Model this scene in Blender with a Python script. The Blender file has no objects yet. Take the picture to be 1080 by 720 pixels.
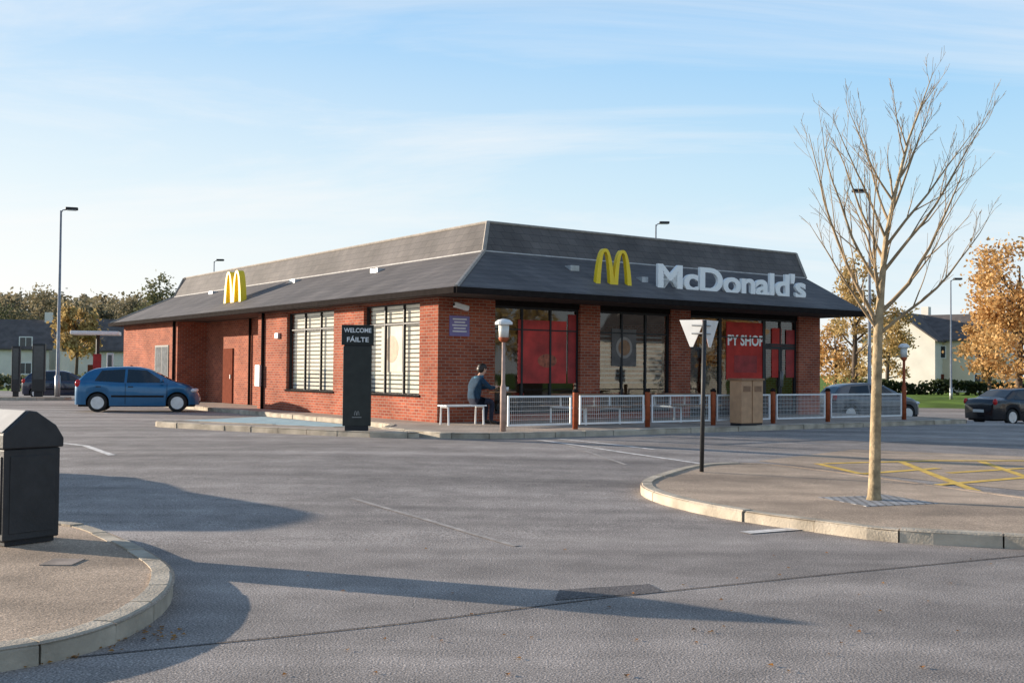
import bpy, bmesh, math, random
from mathutils import Vector, Matrix
from mathutils.geometry import tessellate_polygon
R = math.radians
S = bpy.context.scene
COL = S.collection
F = 1174.0
CAMZ = 1.6
S.view_settings.view_transform = 'Standard'
S.view_settings.look = 'None'
S.view_settings.exposure = 0
random.seed(5)

# ------------------------------------------------------------------ camera
cam_rot = Matrix.Rotation(R(90) + math.atan(32 / F), 3, 'X') @ Matrix.Rotation(R(0.5), 3, 'Z')
cd = bpy.data.cameras.new('camera')
cam = bpy.data.objects.new('camera', cd)
COL.objects.link(cam)
cam.matrix_world = Matrix.Translation((0, 0, CAMZ)) @ cam_rot.to_4x4()
cd.sensor_width = 36
cd.lens = 36 * F / 1080
cd.clip_end = 4000
S.camera = cam

# ------------------------------------------------------------------ frames
BX, BY = -1.85, 27.8
ANG = R(35.47)
CA, SA = math.cos(ANG), math.sin(ANG)
FLOOR = 0.32

def b2w(p, q, z=None):
    x = BX + p * CA - q * SA
    y = BY + p * SA + q * CA
    return Vector((x, y)) if z is None else Vector((x, y, z))

def w2b(x, y):
    dx, dy = x - BX, y - BY
    return dx * CA + dy * SA, -dx * SA + dy * CA

def sstep(t):
    t = min(max(t, 0), 1)
    return t * t * (3 - 2 * t)

def gz(x, y):
    p, q = w2b(x, y)
    dx = max(-6 - p, p - 16, 0)
    dy = max(-5 - q, q - 27, 0)
    d = min(math.hypot(dx, dy) / 11.0, 1)
    z = 0.2 * (1 - d * d * (3 - 2 * d))
    if p > 16:
        z -= 0.32 * sstep((p - 16) / 9.0)
    return z

def ray(px, py):
    return cam_rot @ Vector(((px - 540) / F, -(py - 360) / F, -1))

def at(px, py, dz=0.0):
    d = ray(px, py)
    z = 0.0
    for _ in range(25):
        t = (CAMZ - (z + dz)) / (-d.z)
        x, y = d.x * t, d.y * t
        z = gz(x, y)
    return Vector((x, y, z + dz))

def atd(px, depth):
    d = ray(px, 392)
    t = depth / d.y
    x = d.x * t
    return Vector((x, depth, gz(x, depth)))

def zat(px, py, depth):
    d = ray(px, py)
    return CAMZ + d.z * depth / d.y

def on_q(px, py, q):
    d = ray(px, py)
    ox, oy = w2b(0, 0)
    du = d.x * CA + d.y * SA
    dv = -d.x * SA + d.y * CA
    t = (q - oy) / dv
    return ox + du * t, CAMZ + d.z * t

def on_p(px, py, p):
    d = ray(px, py)
    ox, oy = w2b(0, 0)
    du = d.x * CA + d.y * SA
    dv = -d.x * SA + d.y * CA
    t = (p - ox) / du
    return oy + dv * t, CAMZ + d.z * t

# ------------------------------------------------------------------ object helpers
def thing(name, label, cat, loc=(0, 0, 0), rotz=0.0, group=None):
    o = bpy.data.objects.new(name, None)
    COL.objects.link(o)
    o.location = loc
    o.rotation_euler = (0, 0, rotz)
    o.empty_display_size = 0.2
    o['label'] = label
    o['category'] = cat
    if group:
        o['group'] = group
    return o

def tag(o, label, cat, group=None):
    o['label'] = label
    o['category'] = cat
    if group:
        o['group'] = group
    return o

def copy_tree(o, parent=None):
    c = o.copy()
    COL.objects.link(c)
    c.parent = parent
    for ch in list(o.children):
        copy_tree(ch, c)
    return c

class MB:
    def __init__(s):
        s.v = []
        s.f = []
        s.mi = []
        s.cur = 0
    def add(s, vs, fs, M=None):
        b = len(s.v)
        for p in vs:
            p = Vector(p)
            s.v.append(M @ p if M else p)
        for f in fs:
            s.f.append([i + b for i in f])
            s.mi.append(s.cur)
    def box(s, x0, x1, y0, y1, z0, z1, M=None):
        vs = [(x0, y0, z0), (x1, y0, z0), (x1, y1, z0), (x0, y1, z0), (x0, y0, z1), (x1, y0, z1), (x1, y1, z1), (x0, y1, z1)]
        s.add(vs, [(0, 3, 2, 1), (4, 5, 6, 7), (0, 1, 5, 4), (1, 2, 6, 5), (2, 3, 7, 6), (3, 0, 4, 7)], M)
        return s
    def quad(s, a, b, c, d, M=None):
        s.add([a, b, c, d], [(0, 1, 2, 3)], M)
        return s
    def tube(s, pts, rads, n=8, cap=True, M=None):
        pts = [Vector(p) for p in pts]
        if not isinstance(rads, (list, tuple)):
            rads = [rads] * len(pts)
        vs = []
        fs = []
        up = None
        for i, p in enumerate(pts):
            d = (pts[min(i + 1, len(pts) - 1)] - pts[max(i - 1, 0)])
            d.normalize()
            if up is None:
                up = Vector((0, 0, 1)) if abs(d.z) < 0.9 else Vector((1, 0, 0))
            a = d.cross(up)
            a.normalize()
            b = a.cross(d)
            b.normalize()
            up = b
            for k in range(n):
                t = 2 * math.pi * k / n
                vs.append(p + (a * math.cos(t) + b * math.sin(t)) * rads[i])
        for i in range(len(pts) - 1):
            for k in range(n):
                k2 = (k + 1) % n
                fs.append((i * n + k, i * n + k2, (i + 1) * n + k2, (i + 1) * n + k))
        if cap:
            fs.append(tuple(range(n))[::-1])
            fs.append(tuple((len(pts) - 1) * n + k for k in range(n)))
        s.add(vs, fs, M)
        return s
    def prism(s, poly, vec, M=None):
        n = len(poly)
        vec = Vector(vec)
        a = [Vector(p) for p in poly]
        vs = a + [p + vec for p in a]
        fs = [tuple(range(n))[::-1], tuple(range(n, 2 * n))]
        for i in range(n):
            j = (i + 1) % n
            fs.append((i, j, j + n, i + n))
        s.add(vs, fs, M)
        return s
    def lathe(s, prof, n=16, M=None):
        vs = []
        fs = []
        for r, z in prof:
            for k in range(n):
                t = 2 * math.pi * k / n
                vs.append((r * math.cos(t), r * math.sin(t), z))
        for i in range(len(prof) - 1):
            for k in range(n):
                k2 = (k + 1) % n
                fs.append((i * n + k, i * n + k2, (i + 1) * n + k2, (i + 1) * n + k))
        fs.append(tuple(range(n))[::-1])
        fs.append(tuple((len(prof) - 1) * n + k for k in range(n)))
        s.add(vs, fs, M)
        return s
    def ball(s, c, r, nu=12, nv=8, M=None):
        if not isinstance(r, (tuple, list)):
            r = (r, r, r)
        vs = []
        fs = []
        for j in range(nv + 1):
            ph = math.pi * j / nv
            for i in range(nu):
                t = 2 * math.pi * i / nu
                vs.append((c[0] + r[0] * math.sin(ph) * math.cos(t), c[1] + r[1] * math.sin(ph) * math.sin(t), c[2] - r[2] * math.cos(ph)))
        for j in range(nv):
            for i in range(nu):
                i2 = (i + 1) % nu
                fs.append((j * nu + i, j * nu + i2, (j + 1) * nu + i2, (j + 1) * nu + i))
        s.add(vs, fs, M)
        return s
    def build(s, name, mat, parent=None, smooth=False, bevel=0.0, clean=False):
        me = bpy.data.meshes.new(name)
        me.from_pydata([tuple(p) for p in s.v], [], s.f)
        mats = mat if isinstance(mat, (list, tuple)) else [mat]
        for m in mats:
            me.materials.append(m)
        if len(mats) > 1:
            for i, p in enumerate(me.polygons):
                p.material_index = s.mi[i]
        if smooth:
            for p in me.polygons:
                p.use_smooth = True
        if clean:
            bm = bmesh.new()
            bm.from_mesh(me)
            bmesh.ops.remove_doubles(bm, verts=bm.verts, dist=1e-4)
            bmesh.ops.recalc_face_normals(bm, faces=bm.faces)
            bm.to_mesh(me)
            bm.free()
        me.update()
        o = bpy.data.objects.new(name, me)
        COL.objects.link(o)
        if parent:
            o.parent = parent
        if bevel:
            b = o.modifiers.new('bevel', 'BEVEL')
            b.width = bevel
            b.segments = 2
            b.limit_method = 'ANGLE'
        return o

def structure(o):
    o['kind'] = 'structure'
    return o

# ------------------------------------------------------------------ materials
def nodes(m):
    m.use_nodes = True
    nt = m.node_tree
    return nt, nt.nodes, nt.links, nt.nodes['Principled BSDF']

def sc(c, k):
    return (min(c[0] * k, 1), min(c[1] * k, 1), min(c[2] * k, 1), 1)

def M_(name, col, rough=0.6, metal=0.0, var=0.15, scale=6.0, bump=0.0, bscale=40.0, spec=0.5, coat=0.0):
    m = bpy.data.materials.new(name)
    nt, N, L, P = nodes(m)
    P.inputs['Roughness'].default_value = rough
    P.inputs['Metallic'].default_value = metal
    P.inputs['Specular IOR Level'].default_value = spec
    if coat:
        P.inputs['Coat Weight'].default_value = coat
        P.inputs['Coat Roughness'].default_value = 0.05
    tc = N.new('ShaderNodeTexCoord')
    no = N.new('ShaderNodeTexNoise')
    no.inputs['Scale'].default_value = scale
    no.inputs['Detail'].default_value = 5
    L.new(tc.outputs['Object'], no.inputs['Vector'])
    cr = N.new('ShaderNodeValToRGB')
    cr.color_ramp.elements[0].position = 0.3
    cr.color_ramp.elements[1].position = 0.7
    cr.color_ramp.elements[0].color = sc(col, 1 - var)
    cr.color_ramp.elements[1].color = sc(col, 1 + var)
    L.new(no.outputs['Fac'], cr.inputs['Fac'])
    L.new(cr.outputs['Color'], P.inputs['Base Color'])
    if bump:
        n2 = N.new('ShaderNodeTexNoise')
        n2.inputs['Scale'].default_value = bscale
        n2.inputs['Detail'].default_value = 4
        L.new(tc.outputs['Object'], n2.inputs['Vector'])
        bp = N.new('ShaderNodeBump')
        bp.inputs['Strength'].default_value = bump
        bp.inputs['Distance'].default_value = 0.02
        L.new(n2.outputs['Fac'], bp.inputs['Height'])
        L.new(bp.outputs['Normal'], P.inputs['Normal'])
    return m

def M_asphalt(name, base, big_amp=0.22, grain=0.55):
    m = bpy.data.materials.new(name)
    nt, N, L, P = nodes(m)
    P.inputs['Roughness'].default_value = 0.85
    P.inputs['Specular IOR Level'].default_value = 0.25
    tc = N.new('ShaderNodeTexCoord')
    def noise_(scale, detail=4, vec=None, dist=0):
        n = N.new('ShaderNodeTexNoise')
        n.inputs['Scale'].default_value = scale
        n.inputs['Detail'].default_value = detail
        n.inputs['Distortion'].default_value = dist
        L.new(vec or tc.outputs['Object'], n.inputs['Vector'])
        return n
    def ramp(src, p0, c0, p1, c1):
        r = N.new('ShaderNodeValToRGB')
        r.color_ramp.elements[0].position = p0
        r.color_ramp.elements[1].position = p1
        r.color_ramp.elements[0].color = (c0, c0, c0, 1)
        r.color_ramp.elements[1].color = (c1, c1, c1, 1)
        L.new(src, r.inputs['Fac'])
        return r.outputs['Color']
    def mul(a, b):
        x = N.new('ShaderNodeMix')
        x.data_type = 'RGBA'
        x.blend_type = 'MULTIPLY'
        x.inputs['Factor'].default_value = 1
        L.new(a, x.inputs['A'])
        L.new(b, x.inputs['B'])
        return x.outputs['Result']
    big = ramp(noise_(0.22, 5, dist=0.6).outputs['Fac'], 0.3, 1 - big_amp, 0.7, 1 + big_amp)
    mid = ramp(noise_(2.2, 6).outputs['Fac'], 0.3, 0.82, 0.7, 1.14)
    fine = ramp(noise_(75, 3).outputs['Fac'], 0.36, 1 - grain * 0.9, 0.66, 1 + grain)
    vo = N.new('ShaderNodeTexVoronoi')
    vo.inputs['Scale'].default_value = 42
    L.new(tc.outputs['Object'], vo.inputs['Vector'])
    sp = ramp(vo.outputs['Distance'], 0.05, 2.0, 0.28, 0.96)
    mp = N.new('ShaderNodeMapping')
    mp.inputs['Rotation'].default_value = (0, 0, R(-38))
    mp.inputs['Scale'].default_value = (0.05, 1.1, 1)
    L.new(tc.outputs['Object'], mp.inputs['Vector'])
    wear = ramp(noise_(1.0, 4, mp.outputs['Vector']).outputs['Fac'], 0.35, 0.82, 0.66, 1.2)
    mp2 = N.new('ShaderNodeMapping')
    mp2.inputs['Rotation'].default_value = (0, 0, R(62))
    mp2.inputs['Scale'].default_value = (0.06, 0.9, 1)
    L.new(tc.outputs['Object'], mp2.inputs['Vector'])
    wear2 = ramp(noise_(1.0, 4, mp2.outputs['Vector']).outputs['Fac'], 0.35, 0.85, 0.66, 1.17)
    col = mul(mul(mul(big, mid), mul(fine, wear)), mul(sp, wear2))
    rgb = N.new('ShaderNodeRGB')
    rgb.outputs[0].default_value = (base[0], base[1], base[2], 1)
    col = mul(col, rgb.outputs[0])
    L.new(col, P.inputs['Base Color'])
    bp = N.new('ShaderNodeBump')
    bp.inputs['Strength'].default_value = 0.25
    bp.inputs['Distance'].default_value = 0.01
    L.new(fine, bp.inputs['Height'])
    L.new(bp.outputs['Normal'], P.inputs['Normal'])
    return m

def M_brick(name, c1, c2, mortar, bw, rh, ms, rough=0.85, bump=0.4, spec=0.3, zk=1.0, offset=0.5, flat=False, blotch=0.25):
    m = bpy.data.materials.new(name)
    nt, N, L, P = nodes(m)
    P.inputs['Roughness'].default_value = rough
    P.inputs['Specular IOR Level'].default_value = spec
    tc = N.new('ShaderNodeTexCoord')
    vec = tc.outputs['Object']
    if not flat:
        sx = N.new('ShaderNodeSeparateXYZ')
        L.new(vec, sx.inputs[0])
        ad = N.new('ShaderNodeMath')
        L.new(sx.outputs['X'], ad.inputs[0])
        L.new(sx.outputs['Y'], ad.inputs[1])
        cb = N.new('ShaderNodeCombineXYZ')
        L.new(ad.outputs[0], cb.inputs['X'])
        mz = N.new('ShaderNodeMath')
        mz.operation = 'MULTIPLY'
        mz.inputs[1].default_value = zk
        L.new(sx.outputs['Z'], mz.inputs[0])
        L.new(mz.outputs[0], cb.inputs['Y'])
        bvec = cb.outputs[0]
    else:
        bvec = vec
    br = N.new('ShaderNodeTexBrick')
    br.offset = offset
    br.inputs['Scale'].default_value = 1
    br.inputs['Brick Width'].default_value = bw
    br.inputs['Row Height'].default_value = rh
    br.inputs['Mortar Size'].default_value = ms
    br.inputs['Mortar Smooth'].default_value = 0.2
    br.inputs['Bias'].default_value = 0.0
    br.inputs['Color1'].default_value = (*c1, 1)
    br.inputs['Color2'].default_value = (*c2, 1)
    br.inputs['Mortar'].default_value = (*mortar, 1)
    L.new(bvec, br.inputs['Vector'])
    no = N.new('ShaderNodeTexNoise')
    no.inputs['Scale'].default_value = 0.9
    no.inputs['Detail'].default_value = 6
    L.new(vec, no.inputs['Vector'])
    mr = N.new('ShaderNodeMapRange')
    mr.inputs['From Min'].default_value = 0.3
    mr.inputs['From Max'].default_value = 0.7
    mr.inputs['To Min'].default_value = 1 - blotch
    mr.inputs['To Max'].default_value = 1 + blotch
    L.new(no.outputs['Fac'], mr.inputs['Value'])
    hs = N.new('ShaderNodeHueSaturation')
    L.new(br.outputs['Color'], hs.inputs['Color'])
    L.new(mr.outputs['Result'], hs.inputs['Value'])
    L.new(hs.outputs['Color'], P.inputs['Base Color'])
    bp = N.new('ShaderNodeBump')
    bp.inputs['Strength'].default_value = bump
    bp.inputs['Distance'].default_value = 0.01
    bp.invert = True
    L.new(br.outputs['Fac'], bp.inputs['Height'])
    L.new(bp.outputs['Normal'], P.inputs['Normal'])
    return m

def M_glass(name, tint, refl):
    m = bpy.data.materials.new(name)
    m.use_nodes = True
    nt = m.node_tree
    N, L = nt.nodes, nt.links
    N.remove(N['Principled BSDF'])
    out = N['Material Output']
    tr = N.new('ShaderNodeBsdfTransparent')
    tr.inputs['Color'].default_value = (*tint, 1)
    gl = N.new('ShaderNodeBsdfGlossy')
    gl.inputs['Roughness'].default_value = 0.02
    gl.inputs['Color'].default_value = (0.9, 0.93, 0.95, 1)
    lw_ = N.new('ShaderNodeLayerWeight')
    lw_.inputs['Blend'].default_value = 0.5
    pw = N.new('ShaderNodeMath')
    pw.operation = 'POWER'
    pw.inputs[1].default_value = 4.0
    L.new(lw_.outputs['Facing'], pw.inputs[0])
    ad = N.new('ShaderNodeMath')
    ad.operation = 'ADD'
    ad.inputs[1].default_value = refl
    ad.use_clamp = True
    L.new(pw.outputs[0], ad.inputs[0])
    tc = N.new('ShaderNodeTexCoord')
    no = N.new('ShaderNodeTexNoise')
    no.inputs['Scale'].default_value = 0.8
    L.new(tc.outputs['Object'], no.inputs['Vector'])
    bp = N.new('ShaderNodeBump')
    bp.inputs['Strength'].default_value = 0.06
    bp.inputs['Distance'].default_value = 0.05
    L.new(no.outputs['Fac'], bp.inputs['Height'])
    L.new(bp.outputs['Normal'], gl.inputs['Normal'])
    mx = N.new('ShaderNodeMixShader')
    L.new(ad.outputs[0], mx.inputs['Fac'])
    L.new(tr.outputs[0], mx.inputs[1])
    L.new(gl.outputs[0], mx.inputs[2])
    L.new(mx.outputs[0], out.inputs['Surface'])
    return m

def M_leaf(name, cols, rough=0.7):
    m = bpy.data.materials.new(name)
    nt, N, L, P = nodes(m)
    P.inputs['Roughness'].default_value = rough
    P.inputs['Specular IOR Level'].default_value = 0.2
    ge = N.new('ShaderNodeNewGeometry')
    cr = N.new('ShaderNodeValToRGB')
    e = cr.color_ramp.elements
    e[0].color = (*cols[0], 1)
    e[1].color = (*cols[-1], 1)
    for i, c in enumerate(cols[1:-1]):
        k = e.new((i + 1) / (len(cols) - 1))
        k.color = (*c, 1)
    L.new(ge.outputs['Random Per Island'], cr.inputs['Fac'])
    L.new(cr.outputs['Color'], P.inputs['Base Color'])
    tl = N.new('ShaderNodeBsdfTranslucent')
    L.new(cr.outputs['Color'], tl.inputs['Color'])
    mx = N.new('ShaderNodeMixShader')
    mx.inputs['Fac'].default_value = 0.35
    L.new(P.outputs[0], mx.inputs[1])
    L.new(tl.outputs[0], mx.inputs[2])
    L.new(mx.outputs[0], N['Material Output'].inputs['Surface'])
    return m

ASPH = M_asphalt('asphalt', (0.298, 0.258, 0.230), 0.18)
PATCH = M_asphalt('asphalt_patch', (0.13, 0.115, 0.108), 0.1)
TANPAVE = M_asphalt('tan_pavement', (0.43, 0.32, 0.23), 0.16, 0.38)
PLAZA = M_brick('plaza_paving', (0.36, 0.285, 0.23), (0.42, 0.345, 0.28), (0.23, 0.2, 0.17), 0.2, 0.1, 0.006, flat=True, bump=0.2)
KERB = M_('kerb_concrete', (0.46, 0.395, 0.31), 0.9, var=0.3, scale=3, bump=0.4, spec=0.2)
GRASS = M_('grass', (0.13, 0.20, 0.03), 0.9, var=0.4, scale=0.4, bump=0.6, bscale=6, spec=0.1)
BRICK = M_brick('red_brick', (0.39, 0.105, 0.055), (0.25, 0.06, 0.036), (0.33, 0.225, 0.17), 0.225, 0.078, 0.009, rough=0.9, spec=0.12)
SLATE = M_brick('slate', (0.132, 0.118, 0.112), (0.104, 0.094, 0.092), (0.055, 0.05, 0.05), 0.32, 0.13, 0.006, rough=0.7, bump=0.3, spec=0.3, blotch=0.25)
SLATE2 = M_brick('slate_upper', (0.138, 0.122, 0.114), (0.112, 0.10, 0.096), (0.06, 0.055, 0.053), 0.32, 0.2, 0.006, rough=0.75, bump=0.25, spec=0.25, blotch=0.25)
LEAD = M_('lead_flashing', (0.48, 0.46, 0.44), 0.7, var=0.2, spec=0.2)
BROWNTRIM = M_('pale_cap_flashing', (0.35, 0.31, 0.27), 0.7, var=0.2, spec=0.2)
FASCIA = M_('dark_fascia', (0.022, 0.018, 0.017), 0.95, var=0.2, spec=0.03)
SOFFIT = M_('soffit', (0.10, 0.08, 0.07), 0.9, spec=0.1)
FRAME = M_('dark_frame', (0.022, 0.022, 0.025), 0.5, var=0.1, spec=0.3)
GLASS = M_glass('window_glass', (0.92, 0.94, 0.94), 0.04)
FGLASS = M_glass('front_window_glass', (0.80, 0.84, 0.84), 0.08)
CARGLASS = M_('car_glass', (0.012, 0.015, 0.017), 0.04, var=0.1, spec=0.8)
WHITE = M_('white_paint', (0.78, 0.78, 0.77), 0.5, var=0.06)
OFFWHITE = M_('dim_white_print', (0.72, 0.70, 0.70), 0.6, var=0.1)
BLIND = M_('cream_blind', (0.80, 0.72, 0.60), 0.8, var=0.08, spec=0.1)
GREYBLIND = M_('grey_blind', (0.22, 0.21, 0.20), 0.8, var=0.2, spec=0.1)
RAILWHITE = M_('railing_paint', (0.60, 0.60, 0.59), 0.55, var=0.1)
ROADWHITE = M_('road_paint', (0.64, 0.60, 0.56), 0.85, var=0.45, scale=9)
ROADWORN = M_('worn_road_paint', (0.36, 0.32, 0.29), 0.9, var=0.35, scale=5)
YELLOWP = M_('yellow_road_paint', (0.70, 0.44, 0.07), 0.85, var=0.3, scale=7)
BLUEP = M_('blue_bay_paint', (0.30, 0.45, 0.50), 0.85, var=0.2, scale=3)
GOLD = M_('yellow_sign', (0.92, 0.64, 0.012), 0.4, var=0.04)
LETTER = M_('white_sign', (0.97, 0.96, 0.93), 0.45, var=0.02)
BLACK = M_('black_panel', (0.015, 0.015, 0.017), 0.45, var=0.15)
PILLAR = M_('pillar_grey', (0.035, 0.038, 0.034), 0.6, var=0.15, spec=0.3)
HEADER = M_('header_dark', (0.022, 0.025, 0.023), 0.55, var=0.15, spec=0.3)
DGREY = M_('dark_grey_plastic', (0.032, 0.032, 0.034), 0.55, var=0.25, bump=0.1, spec=0.35)
GREYM = M_('grey_metal', (0.36, 0.37, 0.38), 0.4, metal=0.7, var=0.15)
LGREY = M_('light_grey_metal', (0.55, 0.56, 0.57), 0.45, metal=0.3, var=0.12)
RUST = M_('rust_red_post', (0.34, 0.085, 0.035), 0.75, var=0.3, scale=9, spec=0.2)
POSTBROWN = M_('weathered_post', (0.42, 0.30, 0.25), 0.75, var=0.25, scale=7, spec=0.2)
WOOD = M_('brown_wood', (0.28, 0.15, 0.08), 0.7, var=0.3, scale=5)
TANBOX = M_('tan_cabinet', (0.50, 0.29, 0.16), 0.65, var=0.12)
REDPOSTER = M_('red_poster', (0.52, 0.035, 0.025), 0.6, var=0.25, scale=2.2, spec=0.25)
CREAM = M_('brown_inner_wall', (0.16, 0.11, 0.08), 0.85, var=0.15, scale=1)
BARK = M_('pale_bark', (0.37, 0.28, 0.17), 0.9, var=0.4, scale=9, bump=0.5, bscale=30, spec=0.15)
TWIG = M_('twig_bark', (0.31, 0.225, 0.135), 0.9, var=0.3, scale=4, spec=0.15)
DBARK = M_('dark_bark', (0.09, 0.065, 0.045), 0.9, var=0.3)
TYRE = M_('tyre_rubber', (0.018, 0.018, 0.018), 0.8, var=0.2)
RIM = M_('rim_alloy', (0.65, 0.66, 0.67), 0.35, metal=0.5, var=0.1)
CARBLUE = M_('car_paint_blue', (0.007, 0.12, 0.27), 0.3, metal=0.25, var=0.06, coat=0.7)
CARBLACK = M_('car_paint_black', (0.010, 0.010, 0.013), 0.25, metal=0.1, var=0.1, coat=0.6)
CARSILVER = M_('car_paint_grey', (0.14, 0.145, 0.155), 0.35, metal=0.4, var=0.06, coat=0.5)
CARNAVY = M_('car_paint_navy', (0.012, 0.02, 0.05), 0.25, metal=0.2, var=0.1, coat=1.0)
REDLENS = M_('red_lens', (0.5, 0.01, 0.01), 0.15, var=0.1)
CLEARLENS = M_('clear_lens', (0.7, 0.72, 0.74), 0.08, var=0.06, spec=0.9)
PLATE = M_('number_plate', (0.7, 0.7, 0.66), 0.4, var=0.05)
UNDER = M_('underbody', (0.008, 0.008, 0.008), 0.9)
SKIN = M_('skin', (0.58, 0.34, 0.24), 0.55, var=0.06)
HAIR = M_('dark_hair', (0.02, 0.014, 0.01), 0.5, var=0.2, scale=40)
JACKET = M_('teal_jacket', (0.018, 0.045, 0.08), 0.85, var=0.25, scale=14, bump=0.3, spec=0.2)
JEANS = M_('dark_jeans', (0.025, 0.028, 0.045), 0.9, var=0.2, scale=14, spec=0.2)
SHOE = M_('shoe', (0.02, 0.018, 0.016), 0.5)
PURPLE = M_('violet_sign', (0.20, 0.16, 0.36), 0.5, var=0.1)
HWALL = M_('house_render', (0.74, 0.70, 0.63), 0.9, var=0.1, scale=0.6, spec=0.1)
HWALL2 = M_('house_render_tan', (0.68, 0.59, 0.47), 0.9, var=0.1, scale=0.6, spec=0.1)
HROOF = M_('house_roof', (0.12, 0.105, 0.10), 0.85, var=0.25, scale=1.5, spec=0.2)
HGLASS = M_('house_glass', (0.04, 0.05, 0.06), 0.1, var=0.2)
GREENSIGN = M_('green_panel', (0.05, 0.16, 0.07), 0.5, var=0.15)
MAROON = M_('maroon_door', (0.17, 0.05, 0.03), 0.95, var=0.15, spec=0.03)

# ------------------------------------------------------------------ world + sun
SUN_EL = R(11.0)
sdir = Vector((-0.94, 0.346, 0)).normalized()
sun_az = math.atan2(sdir.x, sdir.y)
sv = Vector((sdir.x * math.cos(SUN_EL), sdir.y * math.cos(SUN_EL), math.sin(SUN_EL)))
W = bpy.data.worlds.new('World')
S.world = W
W.use_nodes = True
N, L = W.node_tree.nodes, W.node_tree.links
bg = N['Background']
BGS = 0.15
bg.inputs['Strength'].default_value = BGS
sky = N.new('ShaderNodeTexSky')
sky.sky_type = 'NISHITA'
sky.sun_disc = False
sky.sun_elevation = SUN_EL
sky.sun_rotation = sun_az % (2 * math.pi)
sky.air_density = 1.0
sky.dust_density = 0.5
sky.ozone_density = 1.0
tc = N.new('ShaderNodeTexCoord')
sx = N.new('ShaderNodeSeparateXYZ')
L.new(tc.outputs['Generated'], sx.inputs[0])
def wm(op, a, b=None, clamp=False):
    n = N.new('ShaderNodeMath')
    n.operation = op
    n.use_clamp = clamp
    for i, v in enumerate((a, b)):
        if v is None:
            continue
        if isinstance(v, (int, float)):
            n.inputs[i].default_value = v
        else:
            L.new(v, n.inputs[i])
    return n.outputs[0]
def wmix(fac, a, b):
    n = N.new('ShaderNodeMix')
    n.data_type = 'RGBA'
    for k, v in (('Factor', fac), ('A', a), ('B', b)):
        if isinstance(v, (int, float)):
            n.inputs[k].default_value = v
        elif isinstance(v, tuple):
            n.inputs[k].default_value = v
        else:
            L.new(v, n.inputs[k])
    return n.outputs['Result']
zz = wm('MAXIMUM', sx.outputs['Z'], 0.0)
er = N.new('ShaderNodeValToRGB')
stops = [(0.0, (.93, .97, .99)), (0.06, (.84, .94, 1.0)), (0.16, (.58, .83, 1.0)), (0.30, (.30, .63, 1.0)), (0.45, (.15, .35, .66)), (1.0, (.08, .17, .35))]
els = er.color_ramp.elements
els[0].position, els[0].color = stops[0][0], (*stops[0][1], 1)
els[1].position, els[1].color = stops[-1][0], (*stops[-1][1], 1)
for p_, c_ in stops[1:-1]:
    e = els.new(p_)
    e.color = (*c_, 1)
L.new(zz, er.inputs['Fac'])
dt = N.new('ShaderNodeVectorMath')
dt.operation = 'DOT_PRODUCT'
L.new(tc.outputs['Generated'], dt.inputs[0])
dt.inputs[1].default_value = tuple(sv)
hz_ = N.new('ShaderNodeMapRange')
hz_.inputs['From Min'].default_value = 0.05
hz_.inputs['From Max'].default_value = 0.80
hz_.inputs['To Max'].default_value = 1.0
L.new(dt.outputs['Value'], hz_.inputs['Value'])
hf = wm('MULTIPLY', hz_.outputs['Result'], wm('SUBTRACT', 1.0, wm('MULTIPLY', zz, 2.7), True), True)
base = wmix(hf, er.outputs['Color'], (1.08, 1.06, 1.02, 1))
za = wm('ADD', zz, 0.16)
cb = N.new('ShaderNodeCombineXYZ')
L.new(wm('DIVIDE', sx.outputs['X'], za), cb.inputs['X'])
L.new(wm('DIVIDE', sx.outputs['Y'], za), cb.inputs['Y'])
mp = N.new('ShaderNodeMapping')
mp.inputs['Rotation'].default_value = (0, 0, R(-35))
mp.inputs['Scale'].default_value = (0.55, 1.5, 1)
mp.inputs['Location'].default_value = (1.7, 0.4, 0)
L.new(cb.outputs[0], mp.inputs['Vector'])
cn = N.new('ShaderNodeTexNoise')
cn.inputs['Scale'].default_value = 0.9
cn.inputs['Detail'].default_value = 10
cn.inputs['Roughness'].default_value = 0.62
cn.inputs['Distortion'].default_value = 0.6
L.new(mp.outputs[0], cn.inputs['Vector'])
cr = N.new('ShaderNodeValToRGB')
cr.color_ramp.elements[0].position = 0.46
cr.color_ramp.elements[0].color = (0, 0, 0, 1)
cr.color_ramp.elements[1].position = 0.74
cr.color_ramp.elements[1].color = (0.8, 0.8, 0.8, 1)
L.new(cn.outputs['Fac'], cr.inputs['Fac'])
base = wmix(cr.outputs['Color'], base, (1.0, 1.0, 1.0, 1))
gain = N.new('ShaderNodeVectorMath')
gain.operation = 'SCALE'
gain.inputs['Scale'].default_value = 1.0 / BGS
L.new(base, gain.inputs[0])
final = wmix(0.92, sky.outputs[0], gain.outputs[0])
L.new(final, bg.inputs['Color'])

sl = bpy.data.lights.new('sun', 'SUN')
sl.energy = 9.5
sl.angle = R(0.5)
sl.color = (1.0, 0.87, 0.71)
so = bpy.data.objects.new('sun', sl)
COL.objects.link(so)
so.rotation_euler = sv.to_track_quat('Z', 'Y').to_euler()
so.location = (-40, 20, 30)

# ------------------------------------------------------------------ ground
m = MB()
m.quad((-1500, -400, -0.36), (1500, -400, -0.36), (1500, 2200, -0.36), (-1500, 2200, -0.36))
structure(m.build('ground', GRASS))

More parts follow.
